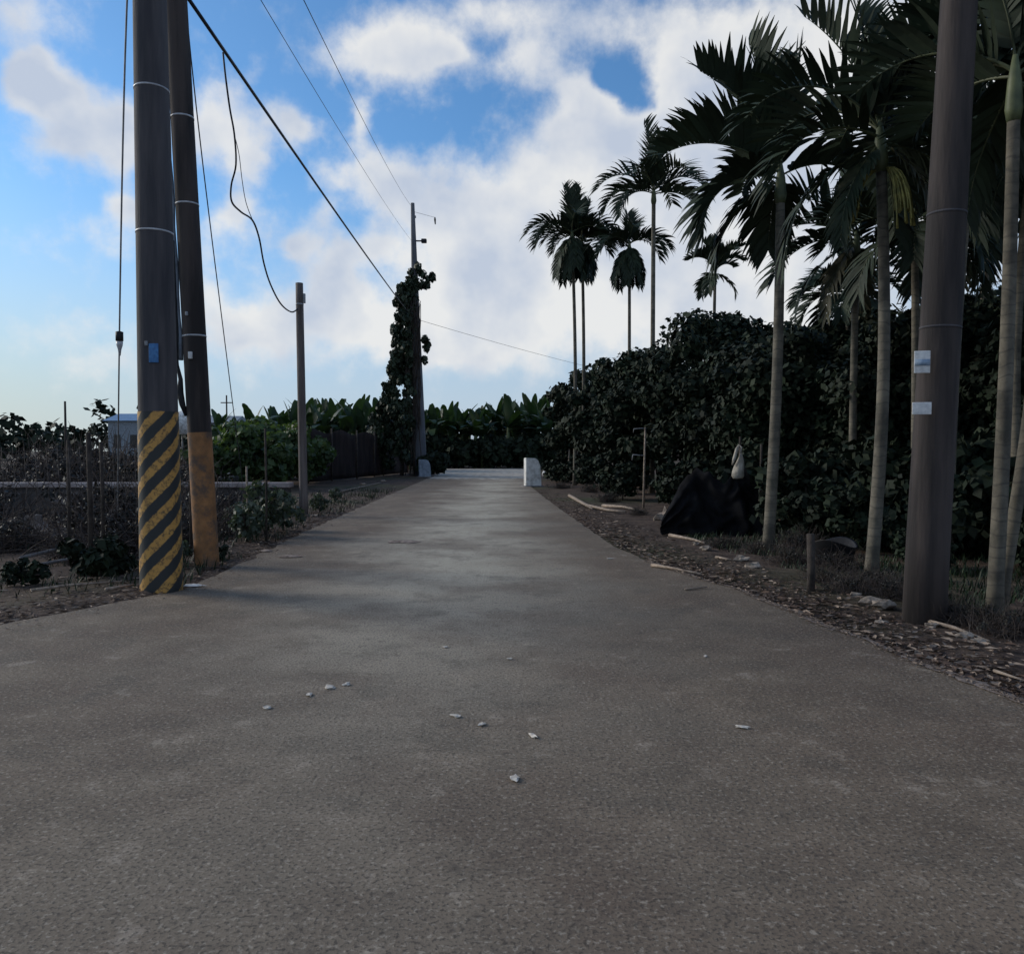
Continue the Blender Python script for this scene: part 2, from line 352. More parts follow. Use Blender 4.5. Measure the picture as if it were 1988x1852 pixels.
for y in yy:
    jl = mnoise.noise(Vector((y*1.7, 1, 0)))*0.10+mnoise.noise(Vector((y*6, 2, 0)))*0.04
    jr = mnoise.noise(Vector((y*1.7, 9, 0)))*0.05+mnoise.noise(Vector((y*6, 7, 0)))*0.02
    l, r = lerpE(LE, y)+jl, lerpE(RE, y)+jr
    for k in range(9): vs.append((l+(r-l)*k/8, y, 0.0 if 0 < k < 8 else -0.004))
mb.add(vs, [(j*9+i, j*9+i+1, (j+1)*9+i+1, (j+1)*9+i) for j in range(len(yy)-1) for i in range(8)])
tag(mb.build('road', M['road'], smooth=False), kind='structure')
# sunlit pale concrete crossing at the far end
mb = MB(); vs = []; NC = 24; NR = 20
for k in range(NC+1):
    for q_ in range(NR+1):
        y0 = 41.5+3.5*mnoise.noise(Vector((k*.33, 2, 1)))+1.2*mnoise.noise(Vector((k*1.3, 5, 1))); y = y0+(65-y0)*q_/NR
        l = lerpE(LE, y)+.2+mnoise.noise(Vector((y*.6, 3, 1)))*.25; r = lerpE(RE, y)-.05; vs.append((l+(r-l)*k/NC, y, .005))
mb.add(vs, [(k*(NR+1)+q_, (k+1)*(NR+1)+q_, (k+1)*(NR+1)+q_+1, k*(NR+1)+q_+1) for k in range(NC) for q_ in range(NR)])
tag(mb.build('concrete_crossing', M['deck'], smooth=False), kind='structure')
# pale worn edge strip on the right of the road
mb = MB(); vs = []; yy = list(np.arange(2.5, 10.6, .08))
for y in yy:
    r = lerpE(RE, y)+mnoise.noise(Vector((y*1.7, 9, 0)))*0.05
    w = max(.0, 0.04+0.07*mnoise.noise(Vector((y*1.1, 4, 0)))+0.06*mnoise.noise(Vector((y*7, 4, 0)))); j_ = .04*mnoise.noise(Vector((y*5, 8, 0)))
    vs += [(r-.012-w+j_, y, .003), (r-.004, y, .005), (r+.01+w*.7, y, -.012), (r+.03+w, y, -.036)]
mb.add(vs, [(4*j+i, 4*j+i+1, 4*j+i+5, 4*j+i+4) for j in range(len(yy)-1) for i in range(3)])
tag(mb.build('road_edge_strip', M['edge']), kind='structure')

# ------------------------------------------------------------------ utility poles and wires
def pole_profile(base, top, r0, r1, n=9):
    b, t = Vector(base), Vector(top)
    return [b.lerp(t, i/(n-1)) for i in range(n)], [r0+(r1-r0)*i/(n-1) for i in range(n)]
def loc_at(base, top, z):  # point on the axis at height z above base, in local coordinates
    b, t = Vector(base), Vector(top); k = z/(t.z-b.z); return (t-b)*k
class Pole:
    def __init__(s, name, label, base, topdir, h, r0, r1, m):
        s.base = Vector(base); s.ax = Vector(topdir); s.h = h; s.r0 = r0; s.r1 = r1
        s.root = empty(name, s.base, label, 'utility pole')
        p, r = [s.p(h*i/12) for i in range(13)], [s.r(h*i/12) for i in range(13)]
        p[0] = p[0]+Vector((0, 0, -.15))
        MB().tube(p, r, 28).build('shaft', m, s.root)
    def p(s, z): return s.ax*(z/s.ax.z)
    def r(s, z): return s.r0+(s.r1-s.r0)*z/s.h
    def ring(s, name, z, w, extra, m):
        pts = [s.p(z), s.p(z), s.p(z+w), s.p(z+w)]; pts[0] = pts[0]-s.ax*1e-4; pts[3] = pts[3]+s.ax*1e-4
        MB().tube(pts, [s.r(z)-.004, s.r(z)+extra, s.r(z+w)+extra, s.r(z+w)-.004], 28, cap=False).build(name, m, s.root)
    def sleeve(s, name, z0, z1, extra, m):
        n = 10; pts = [s.p(z0+(z1-z0)*i/n) for i in range(n+1)]
        MB().tube(pts, [s.r(z0+(z1-z0)*i/n)+extra for i in range(n+1)], 36, cap=False).build(name, m, s.root)
# nearest left pole with hazard stripes
b1 = gp(314, 1143); t1 = at(293, 105, b1.y)
P1 = Pole('utility_pole', 'thick concrete utility pole with yellow and black hazard stripes at its foot', b1, t1-b1, 9.2, .215, .145, M['conc_pole'])
P1.sleeve('hazard_sleeve', -.02, at(310, 800, b1.y).z, .004, M['stripe'])
for y_ in (455, 1000, 178): P1.ring('strap', at(300, y_, b1.y).z, .018, .004, M['band']) if y_ != 1000 else None
q = P1.p(at(317, 690, b1.y).z)
o = MB().box(q+Vector((.055, -P1.r(2.6)-.004, 0)), (.10, .012, .20), bevel=.004).build('number_plate', M['blueplate'], P1.root)
MB().box(q+Vector((-.02, -P1.r(2.6)-.006, .1)), (.03, .02, .05), bevel=.004).build('bolt', M['metal'], P1.root)
# second left pole with orange paint, conduit and cables
b2 = gp(402, 1097); t2 = at(347, 105, b2.y)
P2 = Pole('utility_pole', 'slimmer dark concrete utility pole with faded orange paint at its foot behind the striped pole', b2, t2-b2, 9.6, .15, .135, M['conc_pole_b'])
P2.sleeve('painted_sleeve', -.02, at(400, 840, b2.y).z, .003, M['orange'])
for y_ in (232, 400, 655): P2.ring('strap', at(360, y_, b2.y).z, .02, .004, M['band'])
cz0, cz1 = at(360, 700, b2.y).z, at(340, 95, b2.y).z
pts = [P2.p(cz0+(cz1-cz0)*i/14)+Vector((-P2.r(cz0)-.035+.008*math.sin(i*1.9), -.03, 0)) for i in range(15)]
MB().tube(pts, .032, 10).build('conduit', M['bluegrey'], P2.root)
pts = [P2.p(z)+Vector((-P2.r(z)-.02+dx_, -.07, 0)) for z, dx_ in ((1.95, .03), (2.1, -.01), (2.25, -.03), (2.42, -.015), (2.6, -.045), (2.75, -.05), (3.0, -.03), (3.6, -.03), (4.2, -.02))]
MB().tube(pts, [.02, .04, .045, .03, .02, .02, .022, .022, .02], 8).build('cable', M['black'], P2.root)
MB().box(P2.p(2.72)+Vector((.0, -.165, 0)), (.05, .03, .09), bevel=.006).build('junction_box', M['plate'], P2.root)
MB().box(P2.p(3.25)+Vector((-.02, -.15, 0)), (.03, .05, .05), bevel=.006).build('bolt', M['metal'], P2.root)
# short wooden pole
b3 = gp(590, 1000); t3 = at(581, 550, b3.y)
P3 = Pole('wooden_pole', 'short thin weathered wooden pole beside the low concrete wall left of the road', b3, t3-b3, t3.z, .10, .085, M['wood_pole'])
MB().box(P3.p(t3.z-.35)+Vector((.11, 0, 0)), (.05, .06, .22), bevel=.01).build('insulator_bracket', M['metal'], P3.root)
P3.ring('strap', t3.z-.5, .03, .004, M['metal'])
# far vine-covered pole
Y4 = 47.0; b4 = at(816, 925, Y4); b4.z = 0; t4 = at(801, 395, Y4)
P4 = Pole('utility_pole', 'tall concrete utility pole wrapped in climbing vines beyond the brown net fence', b4, t4-b4, t4.z, .42, .11, mat('pale_concrete', (.13, .135, .15), (.06, .062, .07), scale=2, stretch=(1, 1, .2)))
za = at(815, 468, Y4).z
MB().tube([P4.p(za), P4.p(za)+Vector((.5, -.05, -.02))], .045, 8).box(P4.p(za)+Vector((.62, -.05, -.02)), (.32, .26, .24), bevel=.05).build('lamp_arm', M['black'], P4.root)
zb = at(846, 428, Y4).z
MB().tube([P4.p(zb+.5)+Vector((.05, 0, 0)), P4.p(zb)+Vector((1.3, 0, .16))], .009, 5).tube([P4.p(zb)+Vector((1.3, 0, .18)), P4.p(zb)+Vector((1.3, 0, .05)), P4.p(zb)+Vector((1.32, 0, -.24))], [.03, .06, .03], 8).build('insulator', M['black'], P4.root)
MB().box(P4.p(t4.z-.8)+Vector((.1, 0, 0)), (.16, .1, .14), bevel=.02).build('bracket', M['metal'], P4.root)
# right pole
b5 = gp(1793, 1203); t5 = at(1856, 100, b5.y)
P5_ = Pole('utility_pole', 'thick dark brown utility pole carrying two small plates among the palms on the right', b5, t5-b5, 8.5, .18, .125, M['conc_pole_b'])
def rplate(name, px, py, w, h, m):
    z = at(px, py, b5.y-.16).z; c = P5_.p(z); tgt = at(px, py, b5.y-.17)-b5
    rot = Matrix.Rotation(-.28, 3, 'Z')
    return MB().box((tgt.x, c.y-P5_.r(z)*.93-.01, z), (w, .012, h), rot=rot, bevel=.004).build(name, m, P5_.root)
pl = rplate('sign_plate', 1791, 703, .125, .19, M['plate'])
zc = at(1791, 703, b5.y-.16).z
tg = at(1791, 703, b5.y-.17)-b5
MB().box((tg.x-.002, P5_.p(zc).y-P5_.r(zc)*.93-.018, zc-.005), (.118, .006, .055), rot=Matrix.Rotation(-.28, 3, 'Z')).build('printed_band', M['print'], P5_.root)
rplate('number_plate', 1790, 793, .15, .105, M['plate'])
for y_ in (420, 640): P5_.ring('strap', at(1800, y_, b5.y).z, .02, .004, M['conc_pole'])

def wire(name, pts, r, label, cat='cable', sag=0.0, n=24, m=None):
    P = [Vector(p) for p in pts]
    if len(P) == 2:
        a, b = P; P = [a.lerp(b, i/n)-Vector((0, 0, sag*4*(i/n)*(1-i/n))) for i in range(n+1)]
    else:  # catmull-rom
        Q = [P[0]]+P+[P[-1]]; o = []
        for i in range(1, len(Q)-2):
            for k in range(6):
                t = k/6; p0, p1, p2, p3 = Q[i-1:i+3]
                o.append(.5*((2*p1)+(p2-p0)*t+(2*p0-5*p1+4*p2-p3)*t*t+(3*p1-p0-3*p2+p3)*t**3))
        o.append(P[-1]); P = o
    org = P[0].copy()
    ob = MB().tube([p-org for p in P], r, 6).build(name, m or M['cable']); ob.location = org
    return tag(ob, label, cat)
mA = at(352, -22, b2.y); mB_ = at(792, 606, Y4-.35)
wire('overhead_cable', [mA, mB_], .026, 'thick dark overhead cable running down from the orange footed pole to the vine covered pole', sag=.10)
dr = [(433,103,13.0),(438,150,13.0),(446,210,13.2),(455,262,13.4),(458,320,13.6),(449,360,13.8),(450,392,14.0),(468,412,14.4),(490,428,14.8),(503,462,15.2),(512,510,15.8),(525,552,16.6),(545,590,17.4),(566,606,18.0),(580,598,18.15)]
wire('drop_cable', [at(a, b, c) for a, b, c in dr], .017, 'wavy dark drop cable hanging in loops down to the short wooden pole')
dr2 = [(455,262,13.4),(464,300,13.5),(470,350,13.7),(478,395,14.2),(492,432,14.8)]
wire('drop_cable', [at(a, b, c) for a, b, c in dr2], .007, 'thin strand bowing out beside the wavy drop cable')
wire('overhead_wire', [at(560, -60, 9), at(802, 405, Y4)], .006, 'thin overhead wire meeting the top of the vine covered pole from upper right', sag=.25)
wire('overhead_wire', [at(470, -60, 9), at(804, 474, Y4)], .005, 'faint overhead wire meeting the vine covered pole below its top, left of the thin wire', sag=.2)
wire('overhead_wire', [at(812, 621, Y4-.2), at(1310, 748, 80)], .012, 'faint wire leaving the vine covered pole towards the palms on the right', sag=.3)
wire('guy_wire', [at(262, -300, b1.y), at(243, 105, b1.y+.4), at(232, 640, b1.y+2.2), gp(228, 1030, -.1)], .011, 'near vertical guy wire with dark clamp left of the striped pole', 'guy wire', m=M['metal'])
gw = empty('guy_insulator', at(232, 662, b1.y+2.2), 'dark insulator clamp on the guy wire left of the striped pole', 'insulator')
MB().tube([(0, 0, .13), (0, 0, .12), (0, 0, .0), (0, 0, -.01)], [.02, .05, .05, .02], 12).build('body', M['black'], gw)
MB().tube([(0, 0, -.01), (0, 0, -.06), (0, 0, -.12), (0, 0, -.2)], [.045, .04, .022, .012], 12).build('clamp', M['band'], gw)
wire('guy_wire', [at(345, -160, b2.y), at(395, 330, b2.y+2.5), gp(478, 990, -.05)], .010, 'thin slanting guy wire right of the orange footed pole', 'guy wire')

# ------------------------------------------------------------------ vegetation builders
rng = np.random.default_rng(7)
def frond_mb(L, a0, a1, n, ll, lw, seed, vee=.45, hang=.4, fwd=.5):
    r = random.Random(seed); mb = MB(); K = 14; pts = [Vector((0, 0, 0))]; tan = []
    bend = r.uniform(-.25, .25)
    for i in range(K):
        s = (i+.5)/K; a = a0+(a1-a0)*s**1.25; yaw = bend*s
        t = Vector((math.cos(a)*math.cos(yaw), math.cos(a)*math.sin(yaw), math.sin(a))); tan.append(t); pts.append(pts[-1]+t*L/K)
    mb.tube(pts, [.02*(1-.85*i/K)*(max(L, 1.2)/1.8) for i in range(K+1)], 5, mi=1)
    for i in range(n):
        s = .10+.9*(i+.5)/n; f = s*K; k = min(int(f), K-1); p = pts[k].lerp(pts[k+1], f-k); t = tan[k]
        up = t.cross(Vector((0, 1, 0))); side = Vector((-math.sin(bend*s), math.cos(bend*s), 0)); up = side.cross(t)*-1
        if up.z < 0 and abs(t.z) < .95: up = -up
        for sg in (-1, 1):
            prof = .45+.55*math.sin(PI*min(1, .15+s*.80))
            l = ll*prof*r.uniform(.82, 1.08); w = lw*r.uniform(.75, 1.15)*(1-.35*s)
            fw = fwd+s*.75+r.uniform(-.12, .12)
            d = (t*fw+side*sg*.85+up*(vee+r.uniform(-.15, .15))).normalized()
            wv = t-d*t.dot(d)
            wv = (wv.normalized() if wv.length > .05 else up)
            wv = (wv+up*r.uniform(-.4, .4)).normalized()
            q = p.copy(); vs = []; prof_w = (.35, 1, .9, .55, .06)
            for j, pw in enumerate(prof_w):
                vs += [q-wv*w*.5*pw, q+wv*w*.5*pw]
                d = (d+Vector((0, 0, -hang*.16*(j+.4)))).normalized(); q = q+d*l/4
            mb.add(vs, [(2*j, 2*j+1, 2*j+3, 2*j+2) for j in range(4)])
    return mb
def make_palm(label, base, top, r0, spec, L, ll, lw, n=24, fruit=0, group='betel palms on the right of the road', shaft=.55):
    base, top = Vector(base), Vector(top)
    root = empty('betel_palm', base, label, 'palm tree', group); h = top-base; r = random.Random(label)
    bx, by = r.uniform(-.1, .1), r.uniform(-.1, .1)
    def pt(s): return h*s+Vector((bx, by, 0))*math.sin(PI*s)
    k = 16; pts = [pt(i/k) for i in range(k+1)]; pts[0] = pts[0]-Vector((0, 0, .12))
    rr = [r0*(1.0-.25*i/k)*(1.25 if i == 0 else 1) for i in range(k+1)]
    MB().tube(pts, rr, 16).build('trunk', M['trunk'], root)
    up = (pt(1)-pt(.95)).normalized(); tp = pt(1)
    MB().tube([tp-up*.03, tp+up*.08, tp+up*shaft*.6, tp+up*shaft], [r0*.8, r0*1.05, r0*.8, r0*.3], 14).build('crownshaft', M['shaft'], root)
    for i, (az, a0, a1, k_, dead) in enumerate(spec):
        mb = frond_mb(L*k_, R(a0), R(a1), n, ll*(.8+.2*k_)*(.72 if a0 < -20 else 1), lw, hash((i, round(base.x*97)))%99991, hang=.3 if a1 > -60 else .6, vee=.85 if a1 > -50 else (.6 if a0 > 0 else .12))
        o = mb.build('frond', [M['palm_dead'] if dead else M['palm'], M['rachis']], root, smooth=False)
        o.location = tp+up*shaft*(.55+.4*max(0, a0)/90); o.rotation_euler = (0, 0, R(az))
        if dead: o['label'] = 'dry yellowish hanging frond'
    for f in range(fruit):
        mb = MB(); a = r.uniform(0, 2*PI) if f else -1.1
        for s_ in range(26):
            d = Vector((math.cos(a+r.uniform(-.5, .5)), math.sin(a+r.uniform(-.5, .5)), r.uniform(-.2, .3)))
            l = r.uniform(.45, .85); p = tp+Vector((math.cos(a), math.sin(a), 0))*r0*.8; P = [p]
            for j in range(6): d = (d+Vector((0, 0, -.55))).normalized(); p = p+d*l/6; P.append(p)
            mb.tube(P, [.012]+[.009+.006*(j % 2) for j in range(6)], 4)
        mb.build('fruit_stalk', M['fruit'], root)
    return root
def ring_spec(seed, n, up=3, skirt=0, drop=0, lo=-35, base=38):
    r = random.Random(seed); o = []
    for i in range(n): o.append((360*i/n+r.uniform(-15, 15), base+r.uniform(-14, 14), lo+r.uniform(-25, 15), r.uniform(.85, 1.1), 0))
    for i in range(up): o.append((360*i/max(up, 1)+r.uniform(-40, 40), r.uniform(68, 84), r.uniform(40, 70), r.uniform(.75, 1.0), 0))
    for i in range(skirt): o.append((360*i/max(skirt, 1)+r.uniform(-10, 10), r.uniform(-25, 5), r.uniform(-95, -82), r.uniform(.8, 1.05), 0))
    for i in range(drop): o.append((360*i/max(drop, 1)+r.uniform(-30, 30), r.uniform(-45, -20), r.uniform(-92, -80), r.uniform(.7, .95), 1))
    return o
def leaf_cloud(mb, centers, radii, per, size, r, mi=0, sq=.75, droop=.25):
    for c, cr in zip(centers, radii):
        m = per
        dirs = r.normal(size=(m, 3)); dirs /= np.linalg.norm(dirs, axis=1)[:, None]
        rad = cr*(r.random(m)**.45)
        p = np.array(c)+dirs*rad[:, None]*np.array([1, 1, sq])
        nrm = dirs+r.normal(size=(m, 3))*.7+np.array([0, 0, .5]); nrm /= np.linalg.norm(nrm, axis=1)[:, None]
        t = np.cross(nrm, r.normal(size=(m, 3))); t /= np.linalg.norm(t, axis=1)[:, None]+1e-9; t[:, 2] -= droop
        b = np.cross(nrm, t); sz = size*(.6+.7*r.random(m))
        L_ = t*sz[:, None]; B = b*(sz*.42)[:, None]
        V = np.stack([p-L_*.55, p+B-L_*.05, p+L_*.6, p-B-L_*.05], 1).reshape(-1, 3)
        o = len(mb.v); mb.v += [tuple(x) for x in V]
        mb.f += [(o+4*i, o+4*i+1, o+4*i+2, o+4*i+3) for i in range(m)]; mb.m += [mi]*m
def tree_parts(root, h, rx, seed, nclump, per, leaf, m, low=.35, trunk_r=.11, trunks=1):
    r = np.random.default_rng(seed); q = random.Random(seed)
    cz = (h+low)/2; rz = (h-low)/2; C = []; Rr = []
    while len(C) < nclump:
        d = r.normal(size=3); d /= np.linalg.norm(d); k = r.random()**.4
        p = np.array([d[0]*rx*k*.88, d[1]*rx*k*.88, cz+d[2]*rz*k*.88]); C.append(p); Rr.append(rx*(.20+.13*r.random()))
    mb = MB(); leaf_cloud(mb, C, Rr, per, leaf, r)
    tm = MB()
    for j in range(trunks):
        x0 = q.uniform(-.3, .3)*(trunks > 1); top = Vector((x0*2, q.uniform(-.3, .3), h*.6))
        tm.tube([(x0, 0, -.15), (x0*1.2, .03, h*.2), tuple(Vector((x0, 0, 0)).lerp(top, .6)), top], [trunk_r, trunk_r*.85, trunk_r*.6, trunk_r*.2], 9)
        for i in range(9):
            c = Vector(C[q.randrange(len(C))]); s_ = Vector((x0*1.2, 0, h*q.uniform(.18, .45)))
            tm.tube([s_, s_.lerp(c, .5)+Vector((0, 0, .15)), c], [trunk_r*.45, trunk_r*.3, .01], 6)
    tm.build('trunk', M['deadwood'], root); mb.build('crown', m, root, smooth=False)
TEXT = []
# ------------------------------------------------------------------ right: palms
def base_of(px, py): return gp(px, py)
b = base_of(1491, 1072); Yp = b.y
specA = [(181,40,-30,1.08,0),(186,12,-96,.98,0),(170,-20,-92,.9,0),(0,30,-65,.85,0),(176,80,70,1.1,0),(120,80,62,1.0,0),
         (190,66,22,1.1,0),(60,62,0,.9,0),(215,60,10,.85,0),(100,45,-40,.95,0),(20,82,74,.95,0),(150,58,-5,1.0,0),(80,0,-85,.8,0)]
make_palm('tall betel palm nearest the road with one big frond arching left', b, at(1515, 392, Yp), .085, specA, 1.7, .82, .125, n=28)
b = base_of(1690, 1128); Yp = b.y
specB = [(180,56,-58,1.12,0),(188,22,-85,1.0,0),(172,-20,-92,1.1,0),(8,62,8,1.05,0),(25,38,-62,.95,0),(-8,-10,-90,1.0,0),(100,82,62,.95,0),
         (80,52,-30,1.0,0),(125,50,-30,1.0,0),(285,70,15,.75,0),(160,74,40,1.0,0),(315,-40,-90,.85,1),(195,-45,-92,.8,0),(60,10,-85,1.0,0)]
make_palm('tall betel palm with yellowish hanging fruit strands left of the plated brown pole', b, at(1711, 330, Yp), .075, specB, 1.62, .66, .085, n=26, fruit=2)
b = base_of(1839, 1088); Yp = b.y
make_palm('slim betel palm just right of the plated brown pole with a dark full crown', b, at(1885, 290, Yp), .075, [f for f in ring_spec(31, 10, 2, 6, 0) if not 215 < f[0] % 360 < 300], 1.5, .62, .08)
b = base_of(1930, 1192); Yp = b.y
make_palm('leaning betel palm near the right edge, its ringed trunk left of another trunk', b, at(1968, 230, Yp), .07, [f for f in ring_spec(32, 10, 2, 4, 1) if not 170 < f[0] % 360 < 340 or f[1] > 60], 1.6, .7, .095)
b = base_of(1972, 1196); Yp = b.y+.25
make_palm('betel palm trunk standing at the extreme right edge of the grove', Vector((b.x, Yp, 0)), at(2035, 120, Yp), .06, [f for f in ring_spec(33, 10, 2, 4, 0) if not 170 < f[0] % 360 < 340 or f[1] > 60], 1.6, .7, .095)
bg_palms = [  # trunk px, crown px/py, depth, L, label, spec
 (1116, 1111, 470, 34, 2.3, 'left one of the far twin betel palms with shaggy hanging skirts', [(180,42,-62,1.0,0),(0,42,-70,1.0,0),(150,35,-75,.9,0),(30,35,-80,.95,0),(215,30,-75,.9,0),(-30,30,-80,.9,0),(100,82,78,.8,0),(200,80,72,.8,0),(330,78,70,.75,0),(90,50,-40,.8,0),(270,50,-40,.8,0)]+[(28*k+(k*53)%17,-42-(k*29)%18,-92,.72+((k*37)%10)/40,0) for k in range(13)], .085),
 (1131, 1130, 482, 35, 2.0, 'right one of the far twin betel palms with shaggy hanging skirts', [(170,42,-62,1.0,0),(0,42,-70,1.0,0),(150,35,-75,.9,0),(30,35,-80,.95,0),(215,30,-75,.9,0),(-30,30,-80,.9,0),(100,82,78,.8,0),(200,80,72,.8,0),(330,78,70,.75,0),(90,50,-40,.8,0),(270,50,-40,.8,0)]+[(28*k+20+(k*53)%17,-42-(k*31)%18,-92,.72+((k*37)%10)/40,0) for k in range(13)], .085),
 (1221, 1222, 492, 33, 2.0, 'far betel palm with hanging round skirt between the twin palms and the taller palm', [(180,42,-62,1.0,0),(0,42,-70,1.0,0),(150,35,-75,.9,0),(30,35,-80,.95,0),(215,30,-75,.9,0),(-30,30,-80,.9,0),(100,82,78,.6,0),(90,50,-40,.8,0),(270,50,-40,.8,0)]+[(28*k+(k*53)%17,-42-(k*29)%18,-92,.72+((k*37)%10)/40,0) for k in range(13)], .08),
 (1266, 1269, 395, 28, 2.15, 'far betel palm with one frond sticking straight up and arching side fronds', [(180,50,-60,1.1,0),(0,48,-70,1.05,0),(170,30,-80,1,0),(10,25,-86,1,0),(200,84,74,1.05,0),(20,80,60,.95,0),(60,45,-50,1,0),(120,45,-55,1,0),(240,45,-50,1,0),(300,45,-55,1,0),(210,10,-88,.9,0),(330,5,-88,1.1,0),(270,70,20,.9,0),(90,78,60,.95,0)], .095),
 (1378, 1388, 548, 30, 1.3, 'small betel palm with a little upright crown behind the orchard trees', ring_spec(45, 9, 6, 3, 0, lo=-10, base=60), .075),
 (1655, 1662, 500, 14.5, 1.75, 'betel palm half hidden behind the crown of the fruiting palm with fronds fanning left', [(180,30,-55,1.1,0),(185,8,-70,1.1,0),(175,55,-10,1.0,0),(170,-25,-85,1.0,0),(0,40,-50,1.0,0),(10,5,-85,1.0,0),(90,50,-30,1,0),(60,-30,-90,.9,1),(200,-45,-92,.9,1),(120,78,60,.9,0)], .075),
 (1640, 1645, 590, 20, 1.6, 'low dark betel palm behind the gap between the two nearest palms', ring_spec(47, 10, 2, 6, 0, lo=-60), .075),
 (1778, 1776, 470, 13.0, 1.7, 'dark betel palm standing behind the fruiting palm and the plated pole', ring_spec(48, 10, 2, 6, 1), .075),
 (1905, 1925, 430, 15.0, 1.9, 'dark betel palm filling the grove behind the slim palm', ring_spec(49, 10, 2, 6, 0), .075),
 (1985, 2000, 330, 11.5, 1.9, 'betel palm at the back of the grove beside the right edge', ring_spec(50, 9, 2, 5, 0), .075),
]
for (bpx, tpx, tpy, Yp, L, lab, spec, r0) in bg_palms:
    top = at(tpx, tpy, Yp); bb = at(bpx, 900, Yp); bb.z = 0
    make_palm(lab, bb, top, r0, spec, L, L*.42, .10 if Yp < 25 else .12, n=20)

# ------------------------------------------------------------------ right: orchard trees
def orchard(label, X, Y, h, rx, seed, **kw):
    root = empty('orchard_tree', (X, Y, 0), label, 'tree', 'dark orchard trees on the right of the road')
    tree_parts(root, h, rx, seed, kw.get('nc', 85), kw.get('per', 260), kw.get('leaf', .16), M['leaf'], low=kw.get('low', .5), trunks=kw.get('tr', 1)); return root
TA = orchard('dark orchard tree at the far end of its row beside the white block', 3.9, 40, 5.6, 2.5, 1, leaf=.22)
TB = orchard('dark orchard tree below the far palm with a round skirt', 4.9, 34, 5.8, 2.6, 2, leaf=.2)
TC = orchard('dark rounded orchard tree below the far palm with an upright frond', 5.3, 28, 5.7, 2.5, 3, leaf=.18)
TD = orchard('broad dark orchard tree with rounded top left of the nearest palm', 6.1, 22, 5.5, 2.6, 4, per=360, leaf=.15)
TE = orchard('dark orchard tree directly behind the trunk of the nearest palm', 6.3, 17.5, 4.5, 2.2, 5, per=360, leaf=.13)
dup(TD, (8.2, 15.5, 0), 1.9, 'dark orchard tree behind the trunk of the fruiting palm', .82)
dup(TE, (9.6, 12.3, 0), 2.6, 'dark orchard tree behind the slim palm and plated pole', 1.1)
dup(TC, (9.0, 20.5, 0), .7, 'dark orchard tree in the second row seen between the two nearest palms', .95)
for i, (x, y, s, lab) in enumerate([(11.5,17,1.0,'dark orchard tree deep in the grove near the right edge, front one'),(13.5,23,1.1,'dark orchard tree deep in the grove behind the front one at the right edge'),
        (12.0,28,1.1,'dark orchard tree deep behind the fruiting palm'),(8.8,32,1.05,'dark orchard tree behind the broad round topped tree'),(7.6,44,1.1,'dark orchard tree at the back behind the far twin palms'),
        (14.5,16,1.1,'dark orchard tree outermost behind the trunks at the right edge'),(17,30,1.25,'dark orchard tree farthest back on the right'),(10.8,9.3,.85,'low dark orchard tree standing just beyond the right edge palms')]):
    dup([TC, TD, TB, TE][i % 4], (x, y, 0), i*1.3, lab, s)
# under-storey shrubs, dark
def shrub(label, X, Y, h, rx, seed, m, group, leaf=.16, nc=26, per=70, name='shrub', cat='shrub'):
    root = empty(name, (X, Y, gz(X, Y)), label, cat, group)
    tree_parts(root, h, rx, seed, nc, per, leaf, m, low=.03, trunk_r=.03); return root
UG = 'low dark shrubs under the orchard trees'
S1 = shrub('low dark shrub under the orchard trees on the right', 4.6, 16.3, 1.5, 1.1, 21, M['leaf'], UG)
for i, (x, y, s) in enumerate([(3.4,24,.8),(3.9,27.5,1.0),(3.2,31,.9),(2.9,36.5,.9),(6.5,14.2,1.1),(7.6,12.9,1.1),(5.6,14.0,.8),(9.2,11.0,1.1),(4.4,20,.9),(2.6,41,1.0),(8.4,9.6,.6),(10.0,14.5,1.3),(4.75,12.6,.75),(5.3,11.6,.7),(6.1,10.9,.85),(7.0,10.2,.8),(5.2,9.9,.38),(6.4,9.2,.5),(7.6,8.6,.6),(5.1,13.3,1.0),(6.2,12.2,1.15),(7.4,11.4,1.2),(9.0,9.6,1.1)]):
    dup(S1, (x, y, gz(x, y)), i*2.1, 'low dark shrub under the orchard trees on the right', s)

# ------------------------------------------------------------------ right: small things
net = MB(); A = gp(1290, 1040); B = gp(1487, 1045); nxs, nzs = 90, 16
for j in range(nzs+1):
    for i in range(nxs+1):
        t = i/nxs; p = A.lerp(B, t); z = sstep(-.12, .3, t)*(1.2+.2*mnoise.noise(Vector((t*4, 0, 1)))-.22*math.sin(PI*t*2.5)**2+.08*mnoise.noise(Vector((t*15, 0, 1))))*j/nzs
        dpt = .03*math.sin(t*33+j*.5)+.10*math.sin(t*11+j*.3)+.16*mnoise.noise(Vector((t*6, j*.4, 3)))-.25*(1-j/nzs)**3*(.5+mnoise.noise(Vector((t*8, 2, 2))))
        net.v.append((p.x, p.y+.35+dpt, z))
net.f = [(j*(nxs+1)+i, j*(nxs+1)+i+1, (j+1)*(nxs+1)+i+1, (j+1)*(nxs+1)+i) for j in range(nzs) for i in range(nxs)]; net.m = [0]*len(net.f)
nroot = empty('shade_net', (0, 0, 0), 'dark shade net draped low between the thin stake and the nearest palm', 'net')
no = net.build('net_sheet', M['net'], nroot)
sm = no.modifiers.new('s', 'SOLIDIFY'); sm.thickness = .012
for px in (1442, 1484):
    p = gp(px, 1040); MB().tube([(p.x, p.y+.28, -.1), (p.x+.02, p.y+.28, 1.62 if px != 1442 else 1.75)], .022, 8).build('net_post', M['deadwood'], nroot)
p = gp(1442, 1040); sk = at(1436, 905, p.y-.2)
sroot = empty('sack', sk, 'off white sack hanging by its strap from a dark post before the orchard trees', 'sack')
